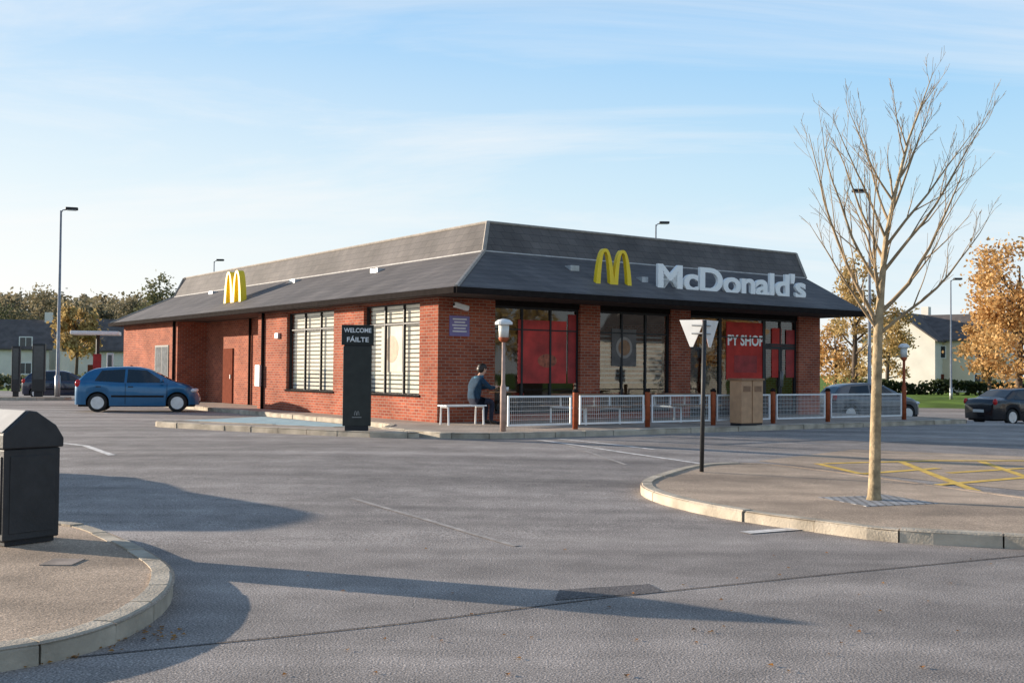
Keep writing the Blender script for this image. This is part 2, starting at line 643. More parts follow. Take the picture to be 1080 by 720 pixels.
def grid_sheet(name, x0, x1, y0, y1, st, mat, dz=0.0):
    nx = int((x1 - x0) / st)
    ny = int((y1 - y0) / st)
    vs = []
    fs = []
    for j in range(ny + 1):
        for i in range(nx + 1):
            x = x0 + i * st
            y = y0 + j * st
            vs.append((x, y, gz(x, y) + dz))
    for j in range(ny):
        for i in range(nx):
            a = j * (nx + 1) + i
            fs.append((a, a + 1, a + nx + 2, a + nx + 1))
    b = MB()
    b.add(vs, fs)
    return b.build(name, mat, smooth=True)
structure(grid_sheet('car_park_road', -70, 70, -24, 76, 1.0, ASPH))

def chaikin(pts, it=2):
    for _ in range(it):
        o = []
        n = len(pts)
        for i in range(n):
            a = pts[i]
            b = pts[(i + 1) % n]
            o.append(a * 0.75 + b * 0.25)
            o.append(a * 0.25 + b * 0.75)
        pts = o
    return pts

def raised(name, pts, mat, h=0.12, base=None, smooth=2, stone=0.8, dull=None):
    pts = [Vector((p[0], p[1])) for p in pts]
    if smooth:
        pts = chaikin(pts, smooth)
    area = sum(pts[i].x * pts[(i + 1) % len(pts)].y - pts[(i + 1) % len(pts)].x * pts[i].y for i in range(len(pts)))
    if area < 0:
        pts.reverse()
    Z = (lambda p: base) if base is not None else (lambda p: gz(p[0], p[1]))
    tris = tessellate_polygon([[Vector((p.x, p.y, 0)) for p in pts]])
    fs = []
    for t in tris:
        a, b_, c = (pts[i] for i in t)
        cr_ = (b_ - a).x * (c - a).y - (b_ - a).y * (c - a).x
        if abs(cr_) > 1e-9:
            fs.append(tuple(t) if cr_ > 0 else tuple(t)[::-1])
    tb_ = MB()
    tb_.add([(p.x, p.y, Z(p) + h - 0.006) for p in pts], fs)
    o = structure(tb_.build(name, mat))
    n = len(pts)
    cum = [0]
    for i in range(n):
        cum.append(cum[-1] + (pts[(i + 1) % n] - pts[i]).length)
    tot = cum[-1]
    def P(d):
        d %= tot
        for i in range(n):
            if cum[i + 1] >= d:
                k = (d - cum[i]) / max(cum[i + 1] - cum[i], 1e-6)
                return pts[i].lerp(pts[(i + 1) % n], k)
        return pts[0]
    ns = max(8, int(tot / stone))
    b = MB()
    w = 0.15
    rr = random.Random(3)
    for i in range(ns):
        a = i * tot / ns + 0.008
        e = (i + 1) * tot / ns - 0.008
        jz = rr.uniform(-0.008, 0.006)
        jo = rr.uniform(-0.012, 0.012)
        pm = P((a + e) / 2)
        b.cur = 1 if (dull and dull(pm)) else 0
        if b.cur:
            jz = -0.008
        secs = []
        for k in range(4):
            d = a + (e - a) * k / 3
            p = P(d)
            t = (P(d + 0.05) - P(d - 0.05)).normalized()
            nn = Vector((-t.y, t.x))
            p = p + nn * jo
            z = Z(p)
            q = p + nn * w
            o1 = p + nn * 0.025
            top = z + h + 0.006 + jz
            secs.append([(p.x, p.y, z - 0.15), (p.x, p.y, top - 0.025), (o1.x, o1.y, top), (q.x, q.y, top), (q.x, q.y, z - 0.15)])
        vs = [v for s_ in secs for v in s_]
        fs = []
        for k in range(3):
            for j in range(4):
                fs.append((k * 5 + j, (k + 1) * 5 + j, (k + 1) * 5 + j + 1, k * 5 + j + 1))
        fs.append((0, 1, 2, 3, 4))
        fs.append((19, 18, 17, 16, 15))
        b.add(vs, fs)
    structure(b.build(name.replace('pavement', 'kerb'), [KERB, mat]))
    return o

pl = [(15.8, -4.8), (14, -4.8), (6, -4.8), (-0.6, -4.8), (-2.0, -4.45), (-2.5, -3.6), (-2.4, -1.4), (-1.9, -0.9), (-1.25, 0.2), (-1.2, 6), (-1.2, 18), (-1.2, 27.5), (8, 27.5), (15.8, 27.5), (15.8, 10), (15.9, 1)]
raised('restaurant_pavement', [b2w(*p) for p in pl], PLAZA, base=0.2, smooth=1)
st = [(-2.55, -3.55), (-2.9, -3.6), (-3.7, -2.7), (-5.0, 0.3), (-6.0, 3.0), (-5.9, 3.6), (-5.1, 3.6), (-4.3, 1.4), (-3.3, -0.6), (-2.5, -1.4)]
raised('bay_strip_pavement', [b2w(*p) for p in st], PLAZA, base=0.2, smooth=1)
isl = [(670, 510), (690, 500), (735, 488), (800, 487), (860, 493), (950, 505), (1080, 523), (1250, 545), (1700, 600), (1700, 660), (1250, 578), (1080, 565), (940, 559), (880, 551), (800, 541), (740, 531), (695, 521)]
la, lb_ = at(790, 508), at(1250, 560)
lx = at(770, 487).x
def far_side(p):
    return p.x > lx and (lb_.x - la.x) * (p.y - la.y) - (lb_.y - la.y) * (p.x - la.x) > 0
raised('tree_island_pavement', [at(a, b, 0.12) for a, b in isl], TANPAVE, stone=0.9, dull=far_side)
lis = [(186, 607), (180, 594), (150, 576), (110, 558), (85, 551), (40, 549), (-80, 548), (-260, 556), (-500, 640), (-260, 715), (-60, 694), (0, 684), (60, 675), (115, 660), (155, 642), (180, 623)]
raised('bin_island_pavement', [at(a, b, 0.12) for a, b in lis], TANPAVE, stone=0.55)
raised('lane_island_pavement', [atd(-60, 47), atd(-60, 49), atd(70, 50), atd(78, 49), atd(70, 48)], TANPAVE, smooth=1)

def strip(b, pts, w, dz=0.006, st=0.5):
    for i in range(len(pts) - 1):
        a, c = Vector(pts[i][:2]), Vector(pts[i + 1][:2])
        d = c - a
        n = max(1, int(d.length / st))
        t = d.normalized()
        s_ = Vector((-t.y, t.x)) * w / 2
        for k in range(n):
            p0 = a + d * (k / n)
            p1 = a + d * ((k + 1) / n)
            q = []
            for p in (p0 - s_, p1 - s_, p1 + s_, p0 + s_):
                q.append((p.x, p.y, gz(p.x, p.y) + dz))
            b.quad(*q)
def marking(name, segs, w, mat, dz=0.006):
    b = MB()
    for sg in segs:
        strip(b, [at(*p) for p in sg], w, dz)
    return structure(b.build(name, mat))
def sheet4(name, c, mat, dz=0.006, n=10):
    c = [Vector((p[0], p[1])) for p in c]
    b = MB()
    for i in range(n):
        for j in range(n):
            q = []
            for (u, v) in ((i, j), (i + 1, j), (i + 1, j + 1), (i, j + 1)):
                u /= n
                v /= n
                p = c[0].lerp(c[1], u).lerp(c[3].lerp(c[2], u), v)
                q.append((p.x, p.y, gz(p.x, p.y) + dz))
            b.quad(*q)
    return structure(b.build(name, mat))
def sheet(name, pxs, mat, dz=0.006, n=10):
    return sheet4(name, [at(*p) for p in pxs], mat, dz, n)

marking('road_marking_white', [[(62, 467), (90, 470), (118, 480)], [(568, 464), (650, 476), (740, 489)], [(590, 463), (690, 474)]], 0.12, ROADWHITE)
marking('road_marking_patch', [[(785, 562), (852, 557)]], 0.16, ROADWHITE, 0.008)
marking('road_marking_worn', [[(370, 525), (450, 548), (545, 576)], [(905, 468), (1000, 462)], [(600, 470), (660, 490)]], 0.07, ROADWORN)
sheet('hatched_bay_surface', [(800, 486), (1130, 522), (1400, 492), (900, 474)], TANPAVE, 0.005)
marking('yellow_hatching', [[(862, 489), (908, 500)], [(870, 489), (985, 486), (1100, 486)], [(950, 487), (1030, 518)], [(1080, 494), (1000, 499)], [(1035, 487), (1140, 521)], [(908, 500), (990, 494)], [(985, 512), (1090, 503)]], 0.15, YELLOWP, 0.010)
sheet4('blue_bay_marking', [b2w(-5.0, 5.6), b2w(-3.2, 0.4), b2w(-1.45, 0.6), b2w(-1.45, 7.5)], BLUEP, 0.012)
sheet('asphalt_patch', [(585, 633), (700, 624), (685, 616), (590, 622)], PATCH, 0.004, 4)
marking('asphalt_joint', [[(-40, 705), (120, 689), (300, 671), (420, 658), (640, 630), (860, 607), (1120, 582)]], 0.022, PATCH, 0.0045)
m = MB()
c = at(66, 592, 0.12)
m.box(c.x - 0.12, c.x + 0.12, c.y - 0.14, c.y + 0.14, c.z - 0.02, c.z + 0.002)
tag(m.build('inspection_cover', M_('iron_cover', (0.28, 0.22, 0.18), 0.8, var=0.3)), 'small brown metal inspection cover in the pavement beside the litter bin', 'cover')
LEAFB = M_leaf('fallen_leaf', [(0.35, 0.14, 0.03), (0.45, 0.22, 0.05), (0.2, 0.08, 0.02)])
m = MB()
rr = random.Random(8)
for i in range(120):
    if i < 70:
        t = rr.random()
        px = 10 + 190 * t
        py = 692 - 34 * t + rr.uniform(-6, 16)
    else:
        px = rr.uniform(300, 1050)
        py = rr.uniform(575, 715)
    p = at(px, py)
    a = rr.random() * 6.28
    s_ = rr.uniform(0.010, 0.020)
    ca, sa = math.cos(a) * s_, math.sin(a) * s_
    m.quad((p.x + ca, p.y + sa, p.z + 0.008), (p.x - sa, p.y + ca, p.z + 0.016), (p.x - ca, p.y - sa, p.z + 0.008), (p.x + sa, p.y - ca, p.z + 0.012))
o = m.build('fallen_leaves', LEAFB)
tag(o, 'small dry brown leaves scattered over the asphalt near the kerbs', 'leaves')
o['kind'] = 'stuff'

# ------------------------------------------------------------------ restaurant
WT = 3.46
RB = thing('restaurant_building', 'single storey red brick restaurant with dark slate mansard roof and large glazed front', 'restaurant', b2w(0, 0, 0), ANG)
m = MB()
z0, z1 = FLOOR - 0.1, WT
def lw(q0, q1, a, b, p0=0.0, p1=0.3):
    m.box(p0, p1, q0, q1, a, b)
RD_ = 1.2
lw(0, 0.9, z0, z1)
lw(0.9, 3.95, z0, 0.95)
lw(0.9, 3.95, 3.38, z1, 0.003)
lw(3.95, 5.8, z0, z1)
lw(5.8, 9.1, z0, 0.95)
lw(5.8, 9.1, 3.38, z1, 0.003)
lw(9.1, 11.4, z0, z1)
lw(11.4, 19.4, z0, z1, RD_, RD_ + 0.3)
m.box(0.3, RD_, 11.1, 11.4, z0, z1)
m.box(0.3, RD_, 19.4, 19.7, z0, z1)
lw(19.4, 26.5, z0, z1)
def fw(p0, p1, a, b, q0=0.0, q1=0.3):
    m.box(p0, p1, q0, q1, a, b)
fw(0.3, 1.73, z0, z1)
fw(4.57, 5.27, z0, z1)
fw(7.97, 8.75, z0, z1)
fw(13.55, 14.6, z0, z1)
fw(1.73, 4.57, z0, 0.5)
fw(5.27, 7.97, z0, 0.5)
m.box(14.3, 14.6, 0.3, 26.2, z0, z1)
m.box(0.3, 14.6, 26.2, 26.5, z0, z1)
m.build('wall', BRICK, RB)
m = MB()
m.box(1.73, 13.55, 0.05, 0.25, 3.32, WT)
m.build('lintel', FASCIA, RB)
for (a, e) in ((0.85, 4.0), (5.75, 9.15)):
    m = MB()
    m.box(-0.03, -0.001, a, e, 0.93, 0.99)
    m.build('sill', FASCIA, RB)

ev = [(-0.5, -1.6), (14.9, -1.6), (14.9, 26.9), (-0.5, 26.9)]
bk = [(1.89, 0.79), (14.84, 0.79), (14.84, 25.5), (1.89, 25.5)]
tp = [(2.27, 1.17), (14.8, 1.17), (14.8, 25.35), (2.27, 25.35)]
ZE, ZB, ZT = 3.58, 4.8, 5.64
def ring(b, A, za_, B, zb_):
    for i in range(4):
        j = (i + 1) % 4
        b.quad((*A[i], za_), (*A[j], za_), (*B[j], zb_), (*B[i], zb_))
m = MB()
ring(m, ev, ZE, bk, ZB)
roof = m.build('roof', SLATE, RB)
m = MB()
ring(m, bk, ZB, tp, ZT)
m.build('upper_roof', SLATE2, RB)
m = MB()
m.quad((*tp[0], ZT - 0.02), (*tp[1], ZT - 0.02), (*tp[2], ZT - 0.02), (*tp[3], ZT - 0.02))
m.build('flat_roof', HROOF, RB)
m = MB()
def edge(b, A, B, r):
    b.tube([A, B], r, 6)
for i in range(4):
    j = (i + 1) % 4
    edge(m, (*tp[i], ZT + 0.01), (*tp[j], ZT + 0.01), 0.04)
for i in range(4):
    edge(m, (*bk[i], ZB), (*tp[i], ZT), 0.06)
for i in (0, 3):
    edge(m, (*ev[i], ZE + 0.01), (*bk[i], ZB), 0.06)
m.build('roof_cap', BROWNTRIM, RB)
m = MB()
for i in range(4):
    j = (i + 1) % 4
    edge(m, (*bk[i], ZB), (*bk[j], ZB), 0.03)
m.build('roof_flashing', LEAD, RB)
m = MB()
for (x0, x1, y0, y1) in ((-0.52, 14.92, -1.66, -1.58), (-0.56, -0.48, -1.58, 26.96), (14.86, 14.94, -1.58, 26.96), (-0.48, 14.86, 26.88, 26.96)):
    m.box(x0, x1, y0, y1, 3.45, 3.60)
m.build('fascia', FASCIA, RB)
m = MB()
m.quad((-0.47, -1.57, 3.465), (-0.47, 26.87, 3.465), (14.85, 26.87, 3.465), (14.85, -1.57, 3.465))
m.build('soffit', SOFFIT, RB)
def slope_pt_left(px, py):
    p = 0.5
    for _ in range(12):
        q, z = on_p(px, py, p)
        p = -0.5 + (z - ZE) / (ZB - ZE) * 2.39
        p = min(max(p, -0.5), 1.89)
    return p, q, z
for (px, py, w) in ((311, 297, 0.5), (398, 286, 0.45), (225, 309, 0.4)):
    p, q, z = slope_pt_left(px, py)
    b = MB()
    b.box(p - 0.12, p + 0.22, q - w / 2, q + w / 2, z - 0.05, z + 0.07)
    b.build('roof_vent', LGREY, RB)
def slope_pt_front(px, py):
    q = -0.5
    for _ in range(12):
        p, z = on_q(px, py, q)
        q = -1.6 + (z - ZE) / (ZB - ZE) * 2.39
        q = min(max(q, -1.6), 0.79)
    return p, q, z
for (px, py, w) in ((604, 284, 0.3), (678, 296, 0.22)):
    p, q, z = slope_pt_front(px, py)
    b = MB()
    b.box(p - w / 2, p + w / 2, q - 0.1, q + 0.15, z - 0.05, z + 0.1)
    b.build('roof_vent', LGREY, RB)

def window(axis, a0, a1, zz0, zz1, nv, hz, d=0.1, blind=None):
    f = MB()
    t = 0.02 if axis == 'q' else 0.03
    def bx(b, u0, u1, v0, v1, d0, d1):
        if axis == 'q':
            b.box(d0, d1, u0, u1, v0, v1)
        else:
            b.box(u0, u1, d0, d1, v0, v1)
    bx(f, a0, a0 + 2 * t, zz0, zz1, d, d + 0.08)
    bx(f, a1 - 2 * t, a1, zz0, zz1, d, d + 0.08)
    bx(f, a0 + 2 * t, a1 - 2 * t, zz0, zz0 + 2 * t, d, d + 0.08)
    bx(f, a0 + 2 * t, a1 - 2 * t, zz1 - 2 * t, zz1, d, d + 0.08)
    for i in range(1, nv):
        c_ = a0 + (a1 - a0) * i / nv
        bx(f, c_ - t, c_ + t, zz0 + 2 * t, zz1 - 2 * t, d + 0.004, d + 0.076)
    for h in hz:
        bx(f, a0 + 2 * t, a1 - 2 * t, h - 0.018, h + 0.018, d + 0.01, d + 0.07)
    fo = f.build('window', FRAME, RB)
    g = MB()
    if axis == 'q':
        g.quad((d + 0.04, a1, zz0), (d + 0.04, a0, zz0), (d + 0.04, a0, zz1), (d + 0.04, a1, zz1))
    else:
        g.quad((a0, d + 0.04, zz0), (a1, d + 0.04, zz0), (a1, d + 0.04, zz1), (a0, d + 0.04, zz1))
    g.build('pane', GLASS if axis == 'q' else FGLASS, fo)
    if blind:
        s_ = MB()
        zc = blind[0]
        while zc < blind[1]:
            bx(s_, blind[2], blind[3], zc, zc + blind[4], d + 0.12, d + 0.13)
            zc += blind[5]
        s_.build('blind', blind[6], fo)
    return fo
window('q', 0.9, 3.95, 0.95, 3.38, 3, [2.85], blind=(1.02, 3.3, 0.93, 3.92, 0.085, 0.118, BLIND))
window('q', 5.8, 9.1, 0.95, 3.38, 3, [2.85], blind=(1.02, 3.3, 5.83, 9.07, 0.085, 0.118, BLIND))
window('p', 1.73, 4.57, 0.5, 3.32, 3, [2.72])
window('p', 5.27, 7.97, 0.5, 3.32, 3, [2.72], blind=(1.3, 2.65, 5.35, 7.8, 0.05, 0.13, GREYBLIND))
window('p', 8.75, 10.1, FLOOR, 3.32, 1, [2.72])
window('p', 10.1, 12.05, FLOOR, 3.32, 1, [2.72])
window('p', 12.05, 13.55, 2.5, 3.32, 2, [])
for k in range(2):
    a0 = 12.05 + k * 0.75
    a1 = a0 + 0.75
    f = MB()
    f.box(a0 + .005, a0 + 0.08, 0.1, 0.16, FLOOR + 0.02, 2.49)
    f.box(a1 - 0.08, a1 - .005, 0.1, 0.16, FLOOR + 0.02, 2.49)
    f.box(a0 + 0.08, a1 - 0.08, 0.1, 0.16, FLOOR + 0.02, 0.55)
    f.box(a0 + 0.08, a1 - 0.08, 0.1, 0.16, 2.38, 2.49)
    dr = f.build('door', FRAME, RB)
    g = MB()
    g.quad((a0 + .08, 0.13, 0.55), (a1 - .08, 0.13, 0.55), (a1 - .08, 0.13, 2.38), (a0 + .08, 0.13, 2.38))
    g.build('pane', FGLASS, dr)
    h = MB()
    hx = a1 - 0.045 if k == 0 else a0 + 0.045
    h.tube([(hx, 0.1, 1.2), (hx, 0.04, 1.2), (hx, 0.04, 1.7), (hx, 0.1, 1.7)], 0.016, 8)
    h.build('handle', GREYM, dr, True)
q0, _ = on_p(178, 380, 0)
q1, _ = on_p(164, 380, 0)
f = MB()
f.box(-0.03, -0.001, q0, q1, 1.15, 2.55)
wo = f.build('window', FRAME, RB)
for (a, e) in ((q0 + 0.08, (q0 + q1) / 2 - 0.04), ((q0 + q1) / 2 + 0.04, q1 - 0.08)):
    g = MB()
    g.box(-0.036, -0.031, a, e, 1.22, 2.48)
    g.build('pane', M_('pane_grey', (0.12, 0.13, 0.14), 0.8, var=0.3, spec=0.1), wo)
f = MB()
f.box(RD_ - 0.05, RD_ - 0.001, 16.6, 17.55, FLOOR, 2.4)
dr = f.build('service_door', MAROON, RB)
h = MB()
h.box(RD_ - 0.09, RD_ - 0.051, 16.7, 16.74, 1.25, 1.4)
h.build('handle', GREYM, dr)
f = MB()
for (p, q) in ((-0.05, 10.9), (RD_ - 0.06, 14.9), (-0.05, 19.7)):
    f.tube([(p, q, FLOOR), (p, q, WT)], 0.05, 8)
    f.build('downpipe', FASCIA, RB, True)
    f = MB()
qm, zm = on_p(275, 395, 0)
qm = min(qm, 11.2)
f.box(-0.16, -0.001, qm - 0.25, qm + 0.12, 1.05, 1.75)
f.build('meter_box', LGREY, RB, bevel=0.01)
f = MB()
f.box(-0.09, -0.001, 9.6, 9.85, 2.6, 2.78)
f.build('wall_light', LGREY, RB, bevel=0.02)
m = MB()
m.quad((0.3, 0.3, FLOOR + 0.01), (14.3, 0.3, FLOOR + 0.01), (14.3, 11.1, FLOOR + 0.01), (0.3, 11.1, FLOOR + 0.01))
m.build('interior_floor', M_('interior_tile', (0.2, 0.14, 0.1), 0.5, var=0.2), RB)
m = MB()
m.box(0.35, 14.25, 10.4, 10.6, FLOOR, 3.44)
m.box(7.4, 7.6, 3.5, 10.4, FLOOR, 3.44)
m.build('interior_wall', CREAM, RB)
m = MB()
m.box(9.0, 13.5, 6.5, 7.2, FLOOR, 1.4)
m.build('counter', WOOD, RB)

# ------------------------------------------------------------------ text helper
def text_data(body, size=1.0, ext=0.0, off=0.0, align='CENTER', spacing=1.0):
    cu = bpy.data.curves.new('t', 'FONT')
    cu.body = body
    cu.size = size
    cu.extrude = ext
    cu.offset = off
    cu.align_x = align
    cu.space_character = spacing
    cu.resolution_u = 6
    o = bpy.data.objects.new('t', cu)
    COL.objects.link(o)
    bpy.context.view_layer.update()
    dg = bpy.context.evaluated_depsgraph_get()
    me = bpy.data.meshes.new_from_object(o.evaluated_get(dg))
    vs = [v.co.copy() for v in me.vertices]
    fs = [tuple(p.vertices) for p in me.polygons]
    bpy.data.objects.remove(o)
    bpy.data.curves.remove(cu)
    bpy.data.meshes.remove(me)
    return vs, fs
def islands(vs, fs):
    key = {}
    rep = []
    for v in vs:
        k = (round(v.x, 4), round(v.y, 4), round(v.z, 4))
        rep.append(key.setdefault(k, len(key)))
    par = list(range(len(key)))
    def find(a):
        while par[a] != a:
            par[a] = par[par[a]]
            a = par[a]
        return a
    for f in fs:
        r0 = find(rep[f[0]])
        for i in f[1:]:
            par[find(rep[i])] = r0
    gr = {}
    for f in fs:
        gr.setdefault(find(rep[f[0]]), []).append(f)
    return list(gr.values())
TM = Matrix(((1, 0, 0, 0), (0, 0, -1, 0), (0, 1, 0, 0), (0, 0, 0, 1)))
def flat_text(name, body, size, mat, parent, x, z, y, off=0.0, align='CENTER', width=None):
    vs, fs = text_data(body, size, 0.002, off, align)
    if width:
        x0 = min(v.x for v in vs)
        x1 = max(v.x for v in vs)
        k = width / (x1 - x0)
        vs = [Vector((v.x * k, v.y, v.z)) for v in vs]
    b = MB()
    b.add(vs, fs, Matrix.Translation((x, y, z)) @ TM)
    return b.build(name, mat, parent)

QL = -0.75
pa, za0 = on_q(693, 304, QL)
pb, zb0 = on_q(849, 315, QL)
_, ztop = on_q(697, 277, QL)
zb_ = (za0 + zb0) / 2
vs, fs = text_data("McDonald's", 1.0, 0.045, 0.026, 'LEFT', 0.97)
x0 = min(v.x for v in vs)
x1 = max(v.x for v in vs)
hy = max(v.y for v in vs)
kx = (pb - pa) / (x1 - x0)
ky = (ztop - zb_) / hy
T = thing('lettering_sign', 'big white raised letters spelling the restaurant name along the front roof slope', 'sign', b2w(pa, QL, zb_), ANG)
for fsub in islands(vs, fs):
    idx = sorted({i for f in fsub for i in f})
    mp_ = {i: k for k, i in enumerate(idx)}
    b = MB()
    b.add([((vs[i].x - x0) * kx, vs[i].y * ky, vs[i].z) for i in idx], [tuple(mp_[i] for i in f) for f in fsub], TM)
    b.build('letter', LETTER, T)
for k in range(8):
    b = MB()
    xx = 0.3 + k * (pb - pa - 0.6) / 7
    b.box(xx - 0.02, xx + 0.02, 0.05, 0.5, 0.1, 0.13)
    b.build('bracket', FASCIA, T)

def arches(parent, w, h, dep, mat):
    for s_ in (-1, 1):
        b = MB()
        xc = s_ * 0.243 * w
        n = 28
        outer = []
        inner = []
        for i in range(n + 1):
            t = -1 + 2 * i / n
            t = math.sin(t * math.pi / 2)
            xo = xc + t * 0.255 * w
            if s_ < 0:
                xo = min(xo, -0.0005)
            else:
                xo = max(xo, 0.0005)
            outer.append((xo, h * (1 - abs(t) ** 2.6) ** 0.8))
            inner.append((xc + t * 0.135 * w, (h - 0.085 * h) * (1 - abs(t) ** 2.6) ** 0.8))
        vs = []
        for y in (-dep / 2, dep / 2):
            for a in (outer, inner):
                for p in a:
                    vs.append((p[0], y, p[1]))
        k = n + 1
        fs = []
        for i in range(n):
            fs.append((i, i + 1, k + i + 1, k + i))
            fs.append((2 * k + i + 1, 2 * k + i, 3 * k + i, 3 * k + i + 1))
            fs.append((i + 1, i, 2 * k + i, 2 * k + i + 1))
            fs.append((k + i, k + i + 1, 3 * k + i + 1, 3 * k + i))
        for i in (0, n):
            fs.append((i, k + i, 3 * k + i, 2 * k + i))
        b.add(vs, fs)
        b.build('arch', mat, parent, clean=True)
p0, zz0 = on_q(627, 302, QL)
p1, zz1 = on_q(665, 303, QL)
_, zz2 = on_q(645, 263, QL)
A1 = thing('arch_sign', 'yellow double arch emblem on the front roof beside the white letters', 'sign', b2w((p0 + p1) / 2, QL, zz0), ANG)
arches(A1, p1 - p0, zz2 - zz0, 0.12, GOLD)
b = MB()
b.box(-0.3, 0.3, 0.06, 0.35, 0.03, 0.07)
b.build('bracket', FASCIA, A1)
PL = 0.35
q0, zz0 = on_p(257, 318, PL)
q1, _ = on_p(239, 319, PL)
_, zz2 = on_p(248, 286, PL)
A2 = thing('arch_sign', 'yellow double arch emblem on the sunlit side roof slope', 'sign', b2w(PL, (q0 + q1) / 2, zz0), ANG - R(90))
arches(A2, abs(q1 - q0), zz2 - zz0, 0.22, GOLD)
b = MB()
b.box(-0.3, 0.3, 0.11, 0.35, 0.03, 0.07)
b.build('bracket', FASCIA, A2)

PQF = 0.122
def poster(name, label, pxl, pxr, pyt, pyb, q, mat):
    p0, z_b = on_q(pxl, pyb, q)
    p1, _ = on_q(pxr, pyb, q)
    _, z_t = on_q((pxl + pxr) / 2, pyt, q)
    t = thing(name, label, 'poster', b2w((p0 + p1) / 2, q, z_b), ANG)
    w, h = p1 - p0, z_t - z_b
    b = MB()
    b.box(-w / 2, w / 2, 0, 0.012, 0, h)
    b.build('sheet', mat, t)
    return t, w, h
ORANGE = M_('orange_print', (0.38, 0.10, 0.05), 0.6, var=0.6, scale=9)
DARKRED = M_('dark_red_print', (0.34, 0.02, 0.02), 0.6, var=0.35, scale=3)
BROADRED = M_('broad_red_print', (0.50, 0.035, 0.028), 0.6, var=0.5, scale=1.6)
t, w, h = poster('window_poster', 'broad red poster on the glass of the first glazed bay', 546, 597, 338, 404, PQF, BROADRED)
b = MB()
b.ball((w * 0.10, -0.002, h * 0.36), (w * 0.20, 0.004, h * 0.11), 20, 8)
b.build('printed_picture', ORANGE, t)
t, w, h = poster('window_poster', 'narrow dark red banner at the right edge of the first glazed bay', 599, 610, 332, 404, PQF, DARKRED)
t, w, h = poster('window_poster', 'dim poster with a round coffee cup picture in the second glazed bay', 645, 671, 347, 386, PQF, M_('grey_print', (0.10, 0.085, 0.08), 0.5, var=0.35, scale=3))
b = MB()
b.lathe([(w * 0.33, 0), (w * 0.33, 0.006)], 28, Matrix.Translation((0, -0.001, h * 0.5)) @ Matrix.Rotation(R(90), 4, 'X'))
b.build('printed_cup', M_('cup_print', (0.30, 0.26, 0.23), 0.6), t)
b = MB()
b.lathe([(w * 0.24, 0), (w * 0.24, 0.003)], 28, Matrix.Translation((0, -0.008, h * 0.5)) @ Matrix.Rotation(R(90), 4, 'X'))
b.build('printed_coffee', WOOD, t)
t, w, h = poster('window_poster', 'red poster with large white capital letters left of the doors', 766, 806, 340, 400, PQF, REDPOSTER)
flat_text('printed_text', 'PY SHOP', h * 0.25, LETTER, t, 0, h * 0.60, -0.003, 0.012, width=w * 0.95)
b = MB()
b.box(-w * 0.3, w * 0.3, -0.004, -0.001, h * 0.12, h * 0.42)
b.build('printed_picture', DARKRED, t)
t, w, h = poster('window_poster', 'narrow red poster on the left glass door leaf', 814, 824, 346, 398, 0.112, REDPOSTER)
t, w, h = poster('window_poster', 'narrow dark red poster on the right glass door leaf', 829, 838, 348, 398, 0.112, DARKRED)
q0, zlo = on_p(402, 392, 0.2)
q1, _ = on_p(424, 392, 0.2)
_, zhi = on_p(413, 344, 0.2)
t = thing('window_poster', 'pale poster with a round motif behind the side window nearest the corner', 'poster', b2w(0.2, (q0 + q1) / 2, zlo), ANG - R(90))
w = abs(q1 - q0)
h = zhi - zlo
b = MB()
b.box(-w / 2, w / 2, 0, 0.01, 0, h)
b.build('sheet', M_('pale_print', (0.55, 0.47, 0.37), 0.6, var=0.25, scale=2.5), t)
b = MB()
b.ball((0, -0.003, h * 0.5), (w * 0.32, 0.003, w * 0.32), 24, 10)
b.build('printed_picture', M_('tan_print', (0.42, 0.26, 0.15), 0.6, var=0.3), t)
p0, zlo = on_q(474, 354, -0.015)
p1, _ = on_q(495, 354, -0.015)
_, zhi = on_q(484, 333, -0.015)
t = thing('wall_plaque', 'small violet notice with white lines on the corner brick pier', 'sign', b2w((p0 + p1) / 2, -0.02, zlo), ANG)
w = p1 - p0
h = zhi - zlo
b = MB()
b.box(-w / 2, w / 2, 0, 0.018, 0, h)
b.build('board', PURPLE, t)
for i, ww in enumerate((0.7, 0.55, 0.75, 0.6, 0.7)):
    b = MB()
    b.box(-w * ww / 2, w * ww / 2, -0.004, -0.001, h * (0.8 - 0.15 * i), h * (0.87 - 0.15 * i))
    b.build('printed_line', OFFWHITE, t)
pc, zc = on_q(488, 324, -0.25)
t = thing('security_camera', 'white security camera under the eave on the corner pier', 'camera', b2w(pc, 0, zc), ANG)
b = MB()
b.tube([(0, 0, 0), (0, -0.18, 0.02), (0, -0.25, -0.04)], 0.022, 8)
b.build('arm', WHITE, t, True)
b = MB()
b.box(-0.26, 0.16, -0.32, -0.2, -0.06, 0.07, Matrix.Rotation(R(12), 4, 'Y'))
b.build('housing', WHITE, t, bevel=0.02)
b = MB()
b.tube([(-0.26, -0.26, 0.06), (-0.275, -0.26, 0.06)], 0.035, 12)
b.build('lens', BLACK, t)

